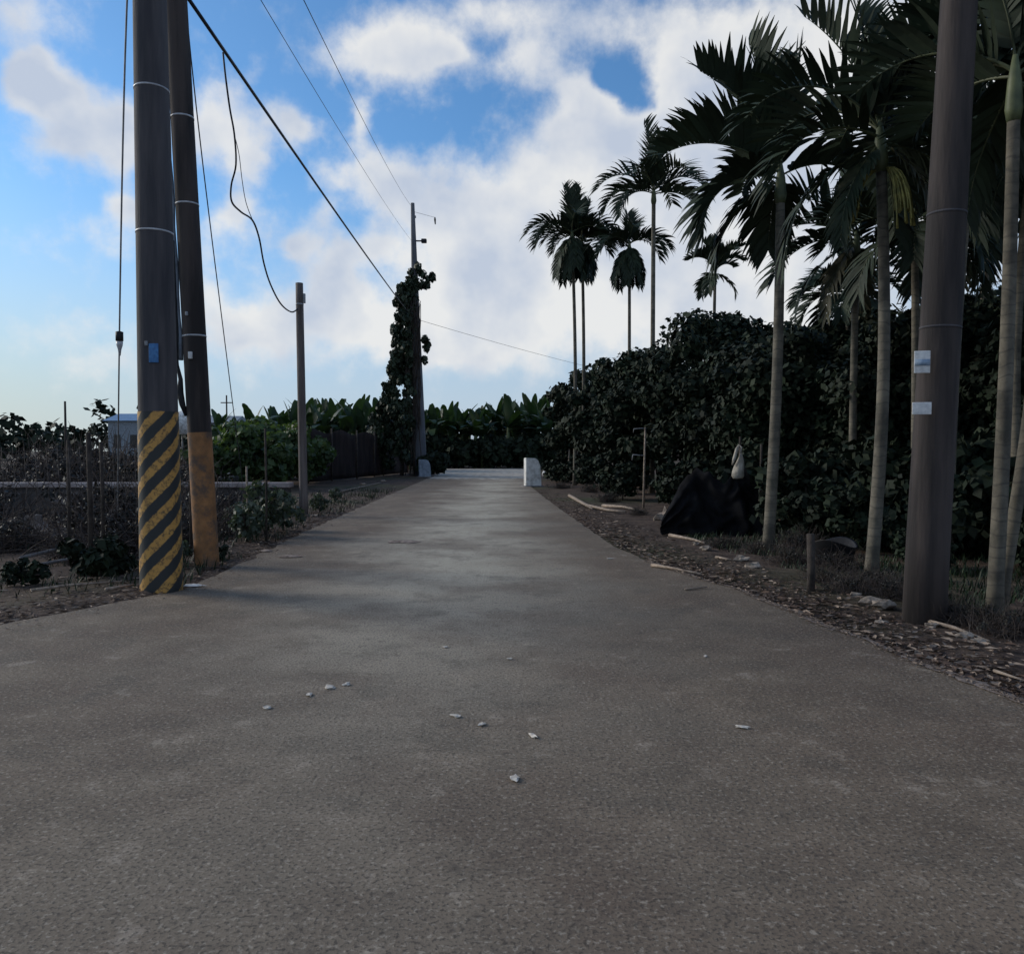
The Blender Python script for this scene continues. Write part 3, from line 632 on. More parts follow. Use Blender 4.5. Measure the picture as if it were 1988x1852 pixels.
mb = MB(); prof = [(.24,.012),(.18,.03),(.08,.06),(-.02,.085),(-.10,.10),(-.17,.105),(-.215,.08),(-.22,.02)]
vs = []; n = 14
for z, r_ in prof:
    for j in range(n):
        a = 2*PI*j/n; k = r_*(1+.16*math.sin(3*a+z*9)+.1*math.sin(5*a)); vs.append((k*math.cos(a)+.02*math.sin(z*8), k*.7*math.sin(a), z))
mb.add(vs, [(i*n+j, (i+1)*n+j, (i+1)*n+(j+1) % n, i*n+(j+1) % n) for i in range(len(prof)-1) for j in range(n)]); mb.build('bag', M['sack'], sroot)
MB().tube([(.01,0,.22),(.03,0,.33),(.0,.06,.36),(-.05,0,.30),(-.10,-.01,.12),(-.125,0,.02)], [.014,.016,.02,.028,.03,.015], 7).build('strap', M['sack'], sroot)
# thin stake with bracket
p = gp(1249, 988); st = empty('stake', p, 'thin pale upright stake with a short cross bracket at the right verge', 'stake')
hh = at(1252, 830, p.y).z
MB().tube([(0, 0, -.1), (.02, 0, hh*.5), (.04, .02, hh)], [.03, .028, .02], 8).build('upright', M['stick'], st)
MB().tube([(.06, 0, hh-.03), (-.05, -.02, hh-.02), (-.26, -.02, hh-.04), (-.27, -.02, hh-.14)], .012, 6).build('bracket', M['metal'], st)
MB().tube([(.0, 0, hh-.72), (-.28, -.02, hh-.70), (-.30, -.02, hh-.84)], .014, 6).build('bracket', M['metal'], st)
for k, (px, py, ty, lab) in enumerate([(1103, 933, 872, 'left of two short pale stakes behind the white block'), (1118, 935, 872, 'right of two short pale stakes behind the white block')]):
    p = gp(px, py); hz_ = at(px+3, ty, p.y).z
    tag(MB().tube([(0, 0, -.1), (.03, 0, hz_*.5), (.06, 0, hz_)], [.05, .045, .04], 8).build('short_stake', M['stick']), lab, 'stake').location = p
# white concrete blocks at the crossing
def block(px, py, w, h, d, m, lab, name='guard_block'):
    p = gp(px, py); o = empty(name, p, lab, 'concrete block')
    bm = bmesh.new(); prof = [(-w/2, .0), (w/2+.05, .0), (w/2+.03, h*.35), (w/2, h*.72), (w/2-.10, h*.92), (w/2-.22, h*.985), (-w/2, h)]
    f = [bm.verts.new((x, -d/2, z)) for x, z in prof]; g_ = [bm.verts.new((x, d/2, z)) for x, z in prof]
    bm.faces.new(f); bm.faces.new(g_[::-1])
    for i in range(len(prof)): bm.faces.new((f[i], g_[i], g_[(i+1) % len(prof)], f[(i+1) % len(prof)]))
    bmesh.ops.recalc_face_normals(bm, faces=bm.faces); bmesh.ops.bevel(bm, geom=list(bm.edges), offset=.02, segments=2, affect='EDGES')
    bm.verts.index_update(); mb = MB(); mb.add([v_.co for v_ in bm.verts], [[q_.index for q_ in fc.verts] for fc in bm.faces]); bm.free()
    x = mb.build('block', m, o, smooth=False); o.rotation_euler = (0, 0, R(12))
    MB().box((.02, 0, -.05), (w+.25, d+.2, .16), bevel=.03).build('footing', M['conc'], o)
    return o
block(1033, 944, .62, 1.2, .45, M['white'], 'white concrete guard block with rounded shoulder at the right end of the crossing')
block(824, 926, .62, 1.0, .5, M['bluegrey'], 'small concrete guard block coloured as if in shade at the left end of the crossing')  # shade on this block is put into its blue-grey colour
tag(MB().rock((0, 0, .12), (.16, .16, .2), 5).build('boulder', M['white']), 'small white stone right of the white guard block', 'stone').location = gp(1058, 925)

# verge debris: stones and sticks, right
def stone(px, py, s, seed, m, lab, name='stone', flat=.55):
    p = gp(px, py); p.z = max(gz(p.x, p.y), -.0)+s*.2
    tag(MB().rock((0, 0, 0), (s*1.0, s*.7, s*flat*.9), seed, .7).build(name, M[m], smooth=False), lab, 'stone').location = p
stone(1290, 1012, .20, 1, 'stick', 'pale lump of broken palm sheath at the corner of the shade net', 'debris_lump', 1.0)
stone(1300, 1032, .09, 2, 'stone', 'small stone below the pale lump at the corner of the net')
stone(1372, 1066, .085, 3, 'stone', 'flat white stone on the right verge below the shade net')
stone(1352, 1057, .06, 4, 'stone', 'smaller white stone left of the flat white stone on the right verge')
stone(1440, 1090, .09, 5, 'stone', 'upper pale stone of the pair left of the nearest palm foot')
stone(1462, 1103, .10, 6, 'stone', 'lower pale stone of the pair left of the nearest palm foot')
stone(1530, 1085, .05, 7, 'bluegrey', 'small bluish scrap at the foot of the nearest palm')
stone(1690, 1172, .10, 8, 'stone', 'pale rubble stone left of the foot of the plated pole')
stone(1718, 1178, .12, 9, 'stone', 'large pale rubble stone touching the foot of the plated pole')
stone(1660, 1160, .06, 10, 'stone', 'small rubble stone farthest left in front of the fruiting palm')
stone(1710, 1210, .05, 11, 'stone', 'small flat stone on the verge just below the plated pole')
stone(1810, 1216, .05, 12, 'stone', 'small pale stone right of the foot of the plated pole')
stone(1875, 1240, .07, 13, 'stone', 'pale stone on the right verge, left of a matching pair')
stone(1900, 1252, .06, 14, 'stone', 'pale stone on the right verge, right of a matching pair')
def stick(pts, r_, lab, m='stick', name='stick'):
    P = [gp(*q_) for q_ in pts]; o = P[0].copy(); o.z = 0
    P = [Vector((q_.x-o.x, q_.y-o.y, max(gz(q_.x, q_.y), 0)+r_*1.0)) for q_ in P]
    k = len(P); ob = MB().tube(P, [r_*(1-.5*i/(k-1)) for i in range(k)], 8).build(name, M[m]); ob.location = o; return tag(ob, lab, 'stick')
stick([(1105,965),(1140,985),(1180,994),(1215,998)], .05, 'long pale branch lying along the right verge, left of the thin stake')
stick([(1170,985),(1210,990),(1248,996)], .045, 'pale branch lying against the foot of the thin stake')
stick([(1120,975),(1150,992)], .04, 'short pale branch end nearest the white block')
stick([(1265,1100),(1310,1107),(1362,1118)], .022, 'straight pale stick lying at the right road edge')
stick([(1300,1042),(1345,1052),(1368,1058)], .03, 'pale palm stalk lying below the shade net')
stick([(1330,1146),(1372,1142)], .012, 'thin twig lying on the right edge of the asphalt')
stick([(1390,1085),(1420,1090)], .02, 'short pale twig between the white stones on the right verge')
stick([(1620,1135),(1700,1150),(1745,1162)], .02, 'brown stalk lying before the fruiting palm', 'twig')
stick([(1780,1205),(1850,1222),(1920,1250)], .02, 'dead stalk running right from the foot of the plated pole')
stick([(1930,1305),(1990,1325)], .012, 'grey twig at the lower right beside the road edge')
p = gp(1573, 1150)
tag(MB().tube([(0, 0, -.1), (.01, 0, .2), (.0, .01, .62)], [.045, .04, .042], 9).build('stump_post', M['deadwood']), 'short blackened post stump between the two nearest palms', 'post').location = p
pr = empty('broken_tub', gp(1620, 1098), 'dark broken tub lying behind the blackened stump', 'tub')
vs = []; n = 20
for z, r_ in ((0, .2), (.3, .27), (.31, .28), (.3, .25), (.04, .18)):
    for j in range(n):
        a = 2*PI*j/n; vs.append((r_*math.cos(a), r_*math.sin(a), z+(.05*math.sin(a*2) if z > .2 else 0)))
mb = MB(); mb.add(vs, [(i*n+j, i*n+(j+1) % n, (i+1)*n+(j+1) % n, (i+1)*n+j) for i in range(4) for j in range(n)]+[tuple(range(n-1, -1, -1)), tuple(4*n+j for j in range(n))])
mb.build('shell', M['black'], pr)

# pale scraps on the asphalt
def scrap(px, py, w, l, seed, lab, m='stone', name='scrap'):
    p = gp(px, py); p.z = .006; r_ = random.Random(seed); n = 11; vs = [(0, 0, .02)]; 
    for ring, zz in ((.6, .018), (1.0, .002)):
        for j in range(n):
            a = 2*PI*j/n; k = ring*r_.uniform(.6, 1.15); vs.append((w*k*math.cos(a), l*k*math.sin(a), zz*r_.uniform(.6, 1.3)))
    fs = [(0, 1+j, 1+(j+1) % n) for j in range(n)]+[(1+j, 1+n+j, 1+n+(j+1) % n, 1+(j+1) % n) for j in range(n)]
    mb = MB(); mb.add(vs, fs); tag(mb.build(name, M[m]), lab, 'scrap').location = p
scrap(375, 1138, .14, .05, 1, 'white crumpled scrap on the road edge right of the striped pole', 'white')
scrap(565, 1081, .20, .10, 2, 'pale flat scrap on the left road edge beyond the orange footed pole', 'edge')
scrap(782, 1052, .30, .25, 3, 'pale sandy patch of debris left of the road centre', 'edge')
scrap(515, 1070, .12, .08, 21, 'small dull scrap left of the pale flat scrap on the left edge', 'edge')
for i, (px, py, w, where) in enumerate([(990,1280,.022,'in the middle of the road'),(865,1257,.018,'left of the middle of the road'),(885,1391,.026,'upper of two near pebbles left of centre'),(935,1408,.026,'lower of two near pebbles left of centre'),
        (1036,1430,.028,'on the near road just right of centre'),(520,1375,.026,'on the near road below the striped pole'),(1000,1514,.028,'nearest the camera at the bottom centre'),(1440,1413,.024,'on the near road towards the right'),
        (1370,1275,.024,'on the road below the straight stick'),(640,1335,.035,'in the scuffed patch on the left half of the road'),(672,1330,.03,'at the right end of the scuffed patch on the left half'),(600,1350,.025,'at the left end of the scuffed patch on the left half'),(1183,1085,.03,'on the road left of the straight stick')]):
    p = gp(px, py); p.z = .008
    tag(MB().rock((0, 0, 0), (w*(.8+.5*((i*7)%5)/4), w*(.5+.4*((i*3)%4)/3), w*.22), i+30, .9, 2, Matrix.Rotation(i*1.3, 3, 'Z')).build('pebble', M['pebble'], smooth=False), 'pale pebble '+where, 'pebble', 'pale pebbles scattered on the asphalt').location = p

# ------------------------------------------------------------------ left side
# low concrete wall
wl = empty('concrete_wall', (-8.6, 18.3, 0), 'low grey concrete wall left of the short wooden pole', 'wall')
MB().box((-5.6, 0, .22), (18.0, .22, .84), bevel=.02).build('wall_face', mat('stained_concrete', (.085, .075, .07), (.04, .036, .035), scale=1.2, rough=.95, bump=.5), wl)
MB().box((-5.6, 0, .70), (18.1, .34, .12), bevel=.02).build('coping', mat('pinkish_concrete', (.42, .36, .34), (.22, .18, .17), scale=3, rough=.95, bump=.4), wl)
# brown net fence
fa, fb = at(598, 934, 36), at(792, 916, 52); fa.z = fb.z = 0
fr = empty('net_fence', fa, 'long dark brown net fence on thin posts behind the short wooden pole', 'fence')
mb = MB(); nxs, nzs = 60, 8
for j in range(nzs+1):
    for i in range(nxs+1):
        t = i/nxs; p = (fb-fa)*t; z = .05+(2.45+.06*math.sin(t*30))*j/nzs-.1*abs(math.sin(t*PI*4))*(j/nzs)
        mb.v.append((p.x+.05*math.sin(t*23+j), p.y, z))
mb.f = [(j*(nxs+1)+i, j*(nxs+1)+i+1, (j+1)*(nxs+1)+i+1, (j+1)*(nxs+1)+i) for j in range(nzs) for i in range(nxs)]; mb.m = [0]*len(mb.f)
o = mb.build('net_sheet', M['brown_net'], fr); sm = o.modifiers.new('s', 'SOLIDIFY'); sm.thickness = .02
for k, t in enumerate((0, .18, .4, .58, .68, 1.0)):
    p = (fb-fa)*t; MB().tube([(p.x+.02, p.y-.12, -.1), (p.x+.03, p.y-.12, 2.6)], .045, 8).build('fence_post', M['rust'] if k == 5 else M['deadwood'], fr)
# vine on the far pole
vr = empty('climbing_vine', b4, 'dense dark climbing vine wrapped round the far utility pole', 'vine')
r = np.random.default_rng(12); C = []; Rr = []
while len(C) < 330:
    k = r.random()
    if r.random() > .40+.60*k: continue
    py = 550+352*k; half_l = 26+34*k+52*max(0, k-.5)*2
    px = (803-4*k)-half_l*(r.random()**.9)
    w_ = at(px, py, Y4)-b4; w_.y += r.normal()*(.25+.4*k)-.15; C.append(tuple(w_)); Rr.append(.12+.20*r.random())
for px, py in ((812,520),(800,530),(822,535),(832,545),(840,540),(806,545),(820,555),(815,530),(795,545),(775,575),(770,590),(783,560),(830,555),(808,560),(826,660),(830,668),(828,676),(824,700),(806,600),(808,640),(806,580)):
    w_ = at(px, py, Y4)-b4; w_.y -= .2; C.append(tuple(w_)); Rr.append(.22)
mb = MB(); leaf_cloud(mb, C, Rr, 80, .17, r, sq=1.25, droop=.7); mb.build('foliage', M['vine'], vr, smooth=False)
mb = MB(); q = random.Random(5)
for i in range(26):
    x0 = q.uniform(-.6, .15); P = []
    for j in range(9): P.append((x0+q.uniform(-.12, .12)-(.5*(1-j/8) if i % 2 else 0), q.uniform(-.5, -.25), 10.6*j/8*q.uniform(.95, 1)))
    mb.tube(P, .022, 5)
mb.build('stem', M['deadwood'], vr)
# banana plants beyond the crossing
def banana_leaf(L, w, a0, a1, seed):
    r_ = random.Random(seed); mb = MB(); K = 12; p = Vector((0, 0, 0)); vs = []
    for i in range(K+1):
        s = i/K; a = a0+(a1-a0)*s**1.6; t = Vector((math.cos(a), 0, math.sin(a))); up = Vector((-math.sin(a), 0, math.cos(a)))
        ww = w*(.12 if s < .16 else max(.05, math.sin(PI*min(1, (s-.1)/.92))**.55))*r_.uniform(.82, 1.06)
        vs += [p+Vector((0, ww, 0))+up*(.22*ww)-Vector((0, 0, .25*ww*s)), p, p+Vector((0, -ww, 0))+up*(.22*ww)-Vector((0, 0, .25*ww*s))]
        p = p+t*L/K
    mb.add(vs, [(3*i+k, 3*i+k+1, 3*i+k+4, 3*i+k+3) for i in range(K) for k in (0, 1)]); return mb
def make_banana(seed, lab, grp):
    root = empty('banana_plant', (0, 0, 0), lab, 'banana plant', grp); r_ = random.Random(seed)
    MB().tube([(0, 0, -.1), (.05, 0, 1.3), (.08, .03, 2.6)], [.16, .13, .08], 10).build('stem', M['stem'], root)
    for i in range(11):
        up = i < 5
        o = banana_leaf(r_.uniform(2.0, 2.7), r_.uniform(.28, .38), R(r_.uniform(70, 86) if up else r_.uniform(35, 62)), R(r_.uniform(35, 70) if up else r_.uniform(-70, -20)), seed*50+i).build('leaf', M['banana'], root)
        o.location = (.08, .03, r_.uniform(2.2, 2.6)); o.rotation_euler = (r_.uniform(-.2, .2), 0, r_.uniform(0, 2*PI))
    return root
GB = 'banana plants in the row beyond the far end of the road'
LB = 'banana plant with broad upright leaves beyond the far end of the road'
B1 = make_banana(1, LB, GB); B2 = make_banana(2, LB, GB); B3 = make_banana(3, LB, GB); BS = [B1, B2, B3]
q = random.Random(17); first = {0: 1, 1: 1, 2: 1}; cnt = 0
for px in range(436, 1075, 15):
    for row in range(2):
        if row and px < 560 and q.random() < .3: continue
        Yb = (69+q.uniform(-2, 3)) if row == 0 else 76+q.uniform(-2, 4)
        if px < 800 and row == 0: Yb = 60+q.uniform(-3, 3)
        topy = float(np.interp(px, [430, 520, 640, 700, 800, 900, 1060], [805, 800, 772, 782, 790, 782, 775]))+q.uniform(-16, 30)
        X = at(px+q.uniform(-8, 8), 875, Yb).x; sc_ = (at(px, topy, Yb).z)/4.75; k = cnt % 3; cnt += 1; rz = q.uniform(0, 6.28)
        if first[k]:
            first[k] = 0; BS[k].location = (X, Yb, 0); BS[k].scale = (sc_,)*3; BS[k].rotation_euler = (0, 0, rz)
        else: dup(BS[k], (X, Yb, 0), rz, LB, sc_)
# dark bushes below the bananas
GH = 'dark bushes hugging the far end of the road'; LH = 'dark low bush in the hedge closing off the far end of the road'
S2 = shrub(LH, -5.0, 68, 2.6, 1.8, 22, M['leaf'], GH, leaf=.4, nc=34, per=60, name='bush', cat='bush')
for i, px in enumerate(range(640, 1100, 27)):
    Yb = 67.5+(i % 3)*.8; dup(S2, (at(px, 875, Yb).x, Yb, 0), i*1.7, LH, 1.0+.3*((i*37) % 10)/10)
for i, (px, Yb, s) in enumerate([(836, 46.5, .62), (852, 60, .5), (1078, 40, .42), (1090, 37, .35)]):
    dup(S2, (at(px, 875, Yb).x, Yb, 0), i, 'tiny dark bush beside the guard block, '+['left edge of the crossing','just behind the left block','just right of the white block','right verge near the stakes'][i], s)
# green shrubs mid left
GL = 'green shrubs behind the low concrete wall'
S3 = shrub('pale green shrub behind the wall, immediately left of the short wooden pole', 0, 0, 2.6, 1.5, 23, M['leaf_green'], GL, leaf=.22, nc=46, per=80)
pos = [(545,33,1.15),(500,31,1.1),(460,34,1.1),(425,30,.9),(560,40,1.3),(475,42,1.35),(590,36,1.0),(520,44,1.45)]
labs = [None,'pale green shrub behind the wall, second left of the wooden pole','pale green shrub behind the wall, third left of the wooden pole','pale green shrub just right of the orange footed pole',
        'taller green shrub in the second row left of the wooden pole','taller green shrub in the second row right of the orange footed pole','green shrub showing right behind the wooden pole','tallest green shrub at the back between pole and orange footed pole']
for i, (px, Y, s) in enumerate(pos):
    X = at(px, 875, Y).x
    if i == 0: S3.location = (X, Y, 0); S3.scale = (s,)*3
    else: dup(S3, (X, Y, 0), i*1.1, labs[i], s)
# dry scrub far left
def scrub(label, X, Y, h, w, seed, n=260, group=None, leafn=16):
    root = empty('dry_scrub', (X, Y, gz(X, Y)), label, 'scrub', group); r_ = random.Random(seed); mb = MB()
    for i in range(n):
        a = r_.uniform(0, 2*PI); p = Vector((r_.gauss(0, w*.4), r_.gauss(0, w*.3), 0)); d = Vector((math.cos(a)*.5, math.sin(a)*.5, r_.uniform(.4, 1.2))); P = [p]
        l = h*r_.uniform(.4, 1.0)
        for j in range(6):
            d = (d+Vector((r_.uniform(-.5, .5), r_.uniform(-.5, .5), r_.uniform(-.35, .2)))).normalized(); p = p+d*l/5; p.z = max(p.z, 0); P.append(p)
        mb.tube(P, [.014*(1-.13*j) for j in range(7)], 3, cap=False)
    mb.build('twigs', M['twig'], root)
    rr_ = np.random.default_rng(seed); C = rr_.normal(size=(leafn, 3))*np.array([w*.42, w*.3, h*.22])+np.array([0, 0, h*.42]); C[:, 2] = np.abs(C[:, 2])
    mb = MB(); leaf_cloud(mb, C, [w*.16]*leafn, 60, .055, rr_); mb.build('leaves', M['twigleaf'], root, smooth=False); return root
M['twigleaf'] = leafmat('dull_brown_leaf', (0.055, 0.05, 0.038), (0.026, 0.024, 0.02))
GS = 'dull dry scrub on the left field'
D1 = scrub('tangled dry scrub left of the striped pole, in front of the low wall', -5.9, 14.4, 1.15, 1.2, 1, group=GS)
for i, (px, Y, s, lab) in enumerate([(105,20,1.5,'tall dull scrub at the left edge behind the wall'),(180,21,1.65,'tall dull scrub behind the wall, second from the left edge'),(250,20,1.6,'tall dull scrub just left of the striped pole behind the wall'),
        (60,25,1.9,'dull scrub rising highest at the extreme left'),(330,22,1.3,'dull scrub between the two near poles behind the wall'),(140,27,2.0,'dull scrub in the back row near the left edge'),(225,28,2.0,'dull scrub in the back row left of the striped pole'),
        (-80,15,1.3,'dry scrub beyond the left edge before the wall'),(290,30,2.0,'dull scrub in the back row behind the striped pole'),(370,13.5,.6,'small dry scrub between the two near poles before the wall'),(235,12.5,1.0,'dry scrub before the wall touching the left side of the striped pole'),(215,15.8,1.25,'dry scrub against the wall behind the left fence posts'),(300,16.5,1.2,'dry scrub against the wall behind the striped pole'),(440,17.0,.8,'dry scrub against the wall right of the orange footed pole'),(20,13,.75,'dry scrub at the left edge beside the rubble'),(150,12,.5,'small dry scrub before the left rubble')]):
    X = at(px, 875, Y).x; dup(D1, (X, Y, gz(X, Y)), i*1.4, lab, s)
S4 = shrub('dark low shrub at the foot of the left fence post', *gp(195, 1112).xy, .55, .5, 24, M['leaf'], 'dark low shrubs on the left verge', leaf=.10, nc=20, per=70)
for px, py, s, lab in ((42,1112,.6,'dark shrub at the extreme left of the verge'),(240,1100,.45,'tiny dark shrub just left of the striped pole'),(420,1085,.4,'tiny dark shrub right of the orange painted pole foot')):
    p = gp(px, py); dup(S4, (p.x, p.y, gz(p.x, p.y)), px, lab, s)
# weeds before the wall
S5 = shrub('leafy pale weed clump before the wall, left of the wooden pole', *gp(515, 1040).xy, 1.0, .55, 25, M['weed'], 'pale weeds before the low wall', leaf=.11, nc=24, per=26, name='weed', cat='weed')
for px, py, s, lab in ((480,1050,.7,'pale weed clump nearest the orange footed pole'),(550,1030,.75,'pale weed clump closest to the wooden pole'),(455,1020,.6,'pale weed clump farther back beside the orange footed pole'),(620,995,.5,'small weed clump right of the wooden pole'),(650,975,.45,'small weed clump on the left verge beyond the wooden pole'),(345,1100,.42,'small weed clump between the two near poles')):
    p = gp(px, py); dup(S5, (p.x, p.y, gz(p.x, p.y)), px, lab, s)
# left fence posts, stake, pipes, rubble
for i, (px, by, ty, r_, lab) in enumerate([(176,1110,840,.03,'dark fence post left of the striped pole'),(200,1085,860,.025,'thinner dark fence post right beside the left fence post'),(517,1050,832,.018,'thin dark stake among the pale weeds'),(480,1040,905,.018,'short pale mottled stake left of the thin dark stake'),(300,1000,880,.025,'dark fence post behind the striped pole')]):
    p = gp(px, by); p.z = gz(p.x, p.y); h_ = at(px, ty, p.y).z-p.z
    tag(MB().tube([(0, 0, -.15), (.01, 0, h_*.5), (.0, 0, h_)], r_, 8).build('fence_post', M['stick' if i == 3 else 'deadwood']), lab, 'post').location = p
for i, (pts, r_, lab, m) in enumerate([([(40,1088),(110,1070),(185,1058)],.03,'upper grey pipe lying on the left verge','conc'),([(40,1108),(120,1092),(200,1080)],.028,'lower grey pipe lying on the left verge','conc'),
      ([(60,1150),(130,1140),(240,1132)],.02,'pale stalk on the left verge before the striped pole','stick'),([(205,1148),(260,1138)],.02,'pale stalk touching the foot of the striped pole','stick'),
      ([(640,962),(690,950),(740,940)],.04,'pale branch lying on the left verge beside the net fence','stick')]):
    stick(pts, r_, lab, m, 'pipe' if 'pipe' in lab else 'stick')
q = random.Random(9)
for i, (px, py, w, d_, h_, lab) in enumerate([(85,985,.9,.5,.8,'tallest pale concrete lump of the left rubble, leftmost'),(128,1000,.7,.5,.75,'pale concrete lump in the middle of the left rubble'),(112,1042,.7,.4,.35,'flat pale concrete lump lowest in the left rubble'),
        (160,985,.6,.4,.8,'pale concrete lump of the left rubble nearest the fence posts'),(62,1030,.7,.4,.5,'pale concrete lump lowest at the extreme left'),(95,962,1.2,.5,1.0,'long pale slab at the back of the left rubble'),(150,1050,.35,.3,.25,'small concrete lump before the left rubble')]):
    p = gp(px, py); p.z = gz(p.x, p.y)+h_*.35
    tag(MB().rock((0, 0, 0), (w*.42, d_*.5, h_*.5), i+60, .7, 3).build('rubble', M['conc_rubble'], smooth=False), lab, 'rubble').location = p
for i, (px, py, s, lab) in enumerate([(705,942,.12,'small brown clod left of the road, nearer of two by the net fence'),(745,935,.14,'small brown clod left of the road, farther of two by the net fence'),(610,1005,.09,'small stone at the foot of the wooden pole')]):
    stone(px, py, s, 80+i, 'stick', lab)
wf = empty('wire_fence', (-8.5, 10.9, 0), 'thin sagging wire mesh fence on the left verge before the scrub', 'fence'); q = random.Random(3)
for k in range(8):
    z = .15+k*.2; MB().tube([(x, .25*math.sin(x*.3), z-.05*abs(math.sin(x*1.05))+q.uniform(-.012, .012)) for x in np.linspace(-3.2, 3.9, 40)], .0035, 4).build('wire', M['metal_dark'], wf)
mb = MB()
for x in np.linspace(-3.2, 3.9, 48): mb.tube([(x, .25*math.sin(x*.3), 0), (x+.03, .25*math.sin(x*.3), .8), (x, .25*math.sin(x*.3), 1.55)], .003, 4)
mb.build('mesh_wires', M['metal_dark'], wf)
for x in (-3.2, -1.4, .4, 2.2, 3.9): MB().tube([(x, .25*math.sin(x*.3)+.04, -.3), (x+.02, .25*math.sin(x*.3)+.04, 1.65)], .026, 8).build('fence_post', M['deadwood'], wf)
GT = 'dry weed tufts along the right verge'
for k, (px, py, s_) in enumerate([(1535,1090,.42),(1600,1128,.34),(1650,1150,.36),(1740,1160,.4),(1835,1196,.4),(1405,1062,.32),(1180,975,.5),(1145,955,.5),(1325,1030,.34),(1470,1072,.38),(1550,1072,.5),(1890,1215,.36),(1955,1230,.4),(1090,948,.5),(1240,1000,.34),(1690,1140,.42),(1620,1105,.45)]):
    p = gp(px, py); dup(D1, (p.x, p.y, gz(p.x, p.y)-.02), k*1.9, 'small tuft of dry weeds on the right verge', s_*.72, GT)
# far buildings
def shed(px, Y, w, hgt, d_, lab, roof, tank=False):
    p = at(px, 875, Y); p.z = 0; o = empty('farm_shed', p, lab, 'shed')
    MB().box((0, 0, hgt*.42), (w, d_, hgt*.84)).build('wall', M['wallw'], o, smooth=False)
    mb = MB(); e = .4; mb.add([(-w/2-e, -d_/2-e, hgt*.84), (w/2+e, -d_/2-e, hgt*.84), (w/2+e, 0, hgt), (-w/2-e, 0, hgt), (-w/2-e, d_/2+e, hgt*.84), (w/2+e, d_/2+e, hgt*.84)], [(0, 1, 2, 3), (3, 2, 5, 4), (0, 3, 4), (1, 5, 2), (0, 4, 5, 1)])
    mb.build('roof', roof, o, smooth=False)
    for k in (-.25, .2): MB().box((k*w, -d_/2-.02, hgt*.45), (w*.18, .06, hgt*.25)).build('window', M['dark_open'], o, smooth=False)
shed(272, 85, 3.8, 5.5, 6, 'far pale shed with a blue roof just left of the striped pole', M['roof'])
shed(432, 95, 4.2, 5.7, 5, 'far pale shed right of the orange footed pole', M['wallw'])
p = at(362, 875, 90); p.z = 0; wt = empty('water_tank', p, 'white domed water tank seen between the two near poles', 'water tank')
MB().tube([(0, 0, 3.4), (0, 0, 5.3), (0, 0, 5.9), (0, 0, 6.15)], [1.5, 1.5, 1.1, .2], 20).build('tank', M['white'], wt)
for a in range(4): MB().tube([(math.cos(a*PI/2+.8)*1.1, math.sin(a*PI/2+.8)*1.1, -.1), (math.cos(a*PI/2+.8)*1.1, math.sin(a*PI/2+.8)*1.1, 3.4)], .08, 6).build('leg', M['metal'], wt)
p = at(128, 875, 70); p.z = 0
tag(MB().tube([(0, 0, -.2), (0, 0, 5.9)], [.12, .09], 8).build('distant_pole', M['deadwood']), 'tiny distant pole above the scrub on the left horizon', 'pole').location = p
p = at(441, 875, 95); p.z = 0
o = empty('distant_pole', p, 'tiny distant pole with crossbar right of the orange footed pole', 'pole')
MB().tube([(0, 0, -.2), (0, 0, 8.2)], [.12, .09], 8).build('shaft', M['deadwood'], o); MB().box((0, 0, 7.3), (1.4, .12, .12)).build('crossbar', M['deadwood'], o)
# far tree line (one mass)
r = np.random.default_rng(5); C = []; Rr = []
for i in range(560):
    x = r.uniform(-150, 90); y = 125+r.normal()*5; C.append((x, y, abs(r.normal())*2.2+1.5)); Rr.append(2.0)
mb = MB(); leaf_cloud(mb, C, Rr, 26, 1.1, r); tag(mb.build('far_tree_line', M['leaf'], smooth=False), 'far dark tree line along the left horizon', 'trees', kind='stuff')

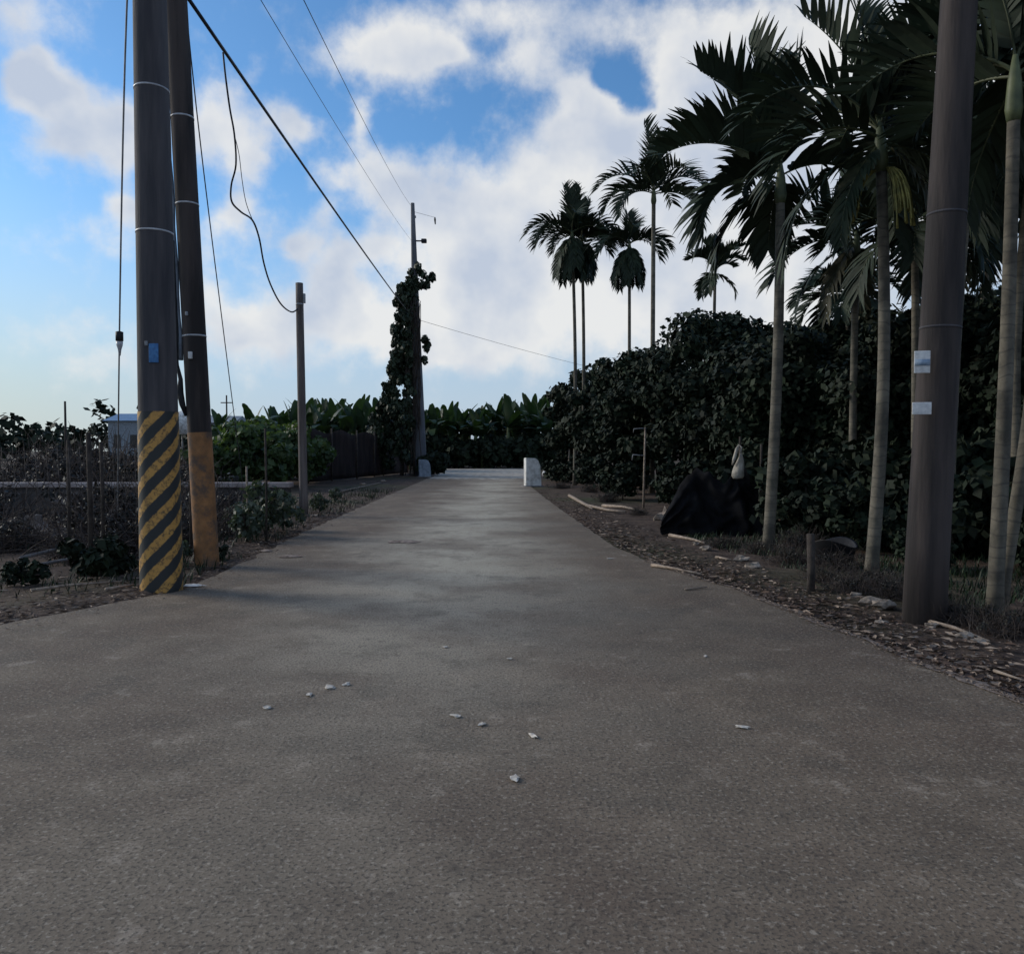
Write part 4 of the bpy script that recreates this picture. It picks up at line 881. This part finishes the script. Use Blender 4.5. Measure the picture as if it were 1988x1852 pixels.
# ------------------------------------------------------------------ litter and grass
r = random.Random(44)
def litter(name, n, region, lab, s0=.010, s1=.06, pale=.3):
    mb = MB()
    for i in range(n):
        x, y = region(r); z = max(gz(x, y), 0.0 if lerpE(LE, y) < x < lerpE(RE, y) else -.03)+.006; s = s0+(s1-s0)*r.random()**2.2
        R_ = Matrix.Rotation(r.uniform(0, 6.28), 3, 'Z') @ Matrix.Rotation(r.uniform(-.6, .6), 3, 'X')
        vs = [R_ @ Vector(q_)*s for q_ in ((-1, 0, 0), (-.2, .34, .15), (1, 0, .1), (-.2, -.3, .12))]
        mb.add([v_+Vector((x, y, z+s*.15)) for v_ in vs], [(0, 1, 2, 3)], 0 if r.random() < pale else 1)
    tag(mb.build(name, [M['litter1'], M['litter2']], smooth=False), lab, 'leaf litter', kind='stuff')
def reg_r(r_):
    y = 3.5+abs(r_.gauss(0, 1))*9; return lerpE(RE, y)+.03+abs(r_.gauss(0, .45)), y
def reg_l(r_):
    y = 6+abs(r_.gauss(0, 1))*9; return lerpE(LE, y)-.02-abs(r_.gauss(0, .9)), y
litter('leaf_litter', 12000, reg_r, 'dry leaf litter strewn along the right verge')
litter('leaf_litter', 7500, reg_l, 'dry leaf litter strewn along the left verge', pale=.25)
litter('edge_crumbs', 5200, lambda r_: ((lambda y: (lerpE(RE, y)+mnoise.noise(Vector((y*1.7, 9, 0)))*0.05+r_.gauss(0, .05), y))(r_.uniform(2.4, 10.6))), 'pale crumbs of soil and stone along the right road edge', .006, .028, .75)
litter('edge_crumbs', 1500, lambda r_: ((lambda y: (lerpE(LE, y)+r_.gauss(.05, .22), y))(6+abs(r_.gauss(0, 9)))), 'loose crumbs of soil along the left road edge', .006, .03, .5)
def grass(name, n, region, lab, h0=.04, h1=.15):
    mb = MB()
    for i in range(n):
        x, y = region(r); z = gz(x, y)-.01
        if mnoise.noise(Vector((x*1.1, y*1.1, 8)))+r.uniform(-.25, .25) < -.02: continue
        h = r.uniform(h0, h1); a = r.uniform(0, 6.28); w = .006+.004*r.random(); d = Vector((math.cos(a), math.sin(a), 0)); e = Vector((-d.y, d.x, 0))
        p = Vector((x, y, z)); mb.add([p-e*w, p+e*w, p+d*h*.25+Vector((0, 0, h*.6))+e*w*.7, p+d*h*.25+Vector((0, 0, h*.6))-e*w*.7, p+d*h*.6+Vector((0, 0, h))], [(0, 1, 2, 3), (3, 2, 4)])
    tag(mb.build(name, M['grass'], smooth=False), lab, 'grass', kind='stuff')
grass('grass', 14000, lambda q_: ((lambda y: (lerpE(RE, y)+1.5+abs(q_.gauss(0, 2.6)), y))(q_.uniform(5.5, 15))), 'short dark grass under the palms on the right')
def reg_gl(q_):
    y = q_.uniform(8.5, 30); return lerpE(LE, y)-.15-abs(q_.gauss(0, 1.6)), y
grass('grass', 4500, reg_gl, 'sparse grass along the left verge', .05, .2)
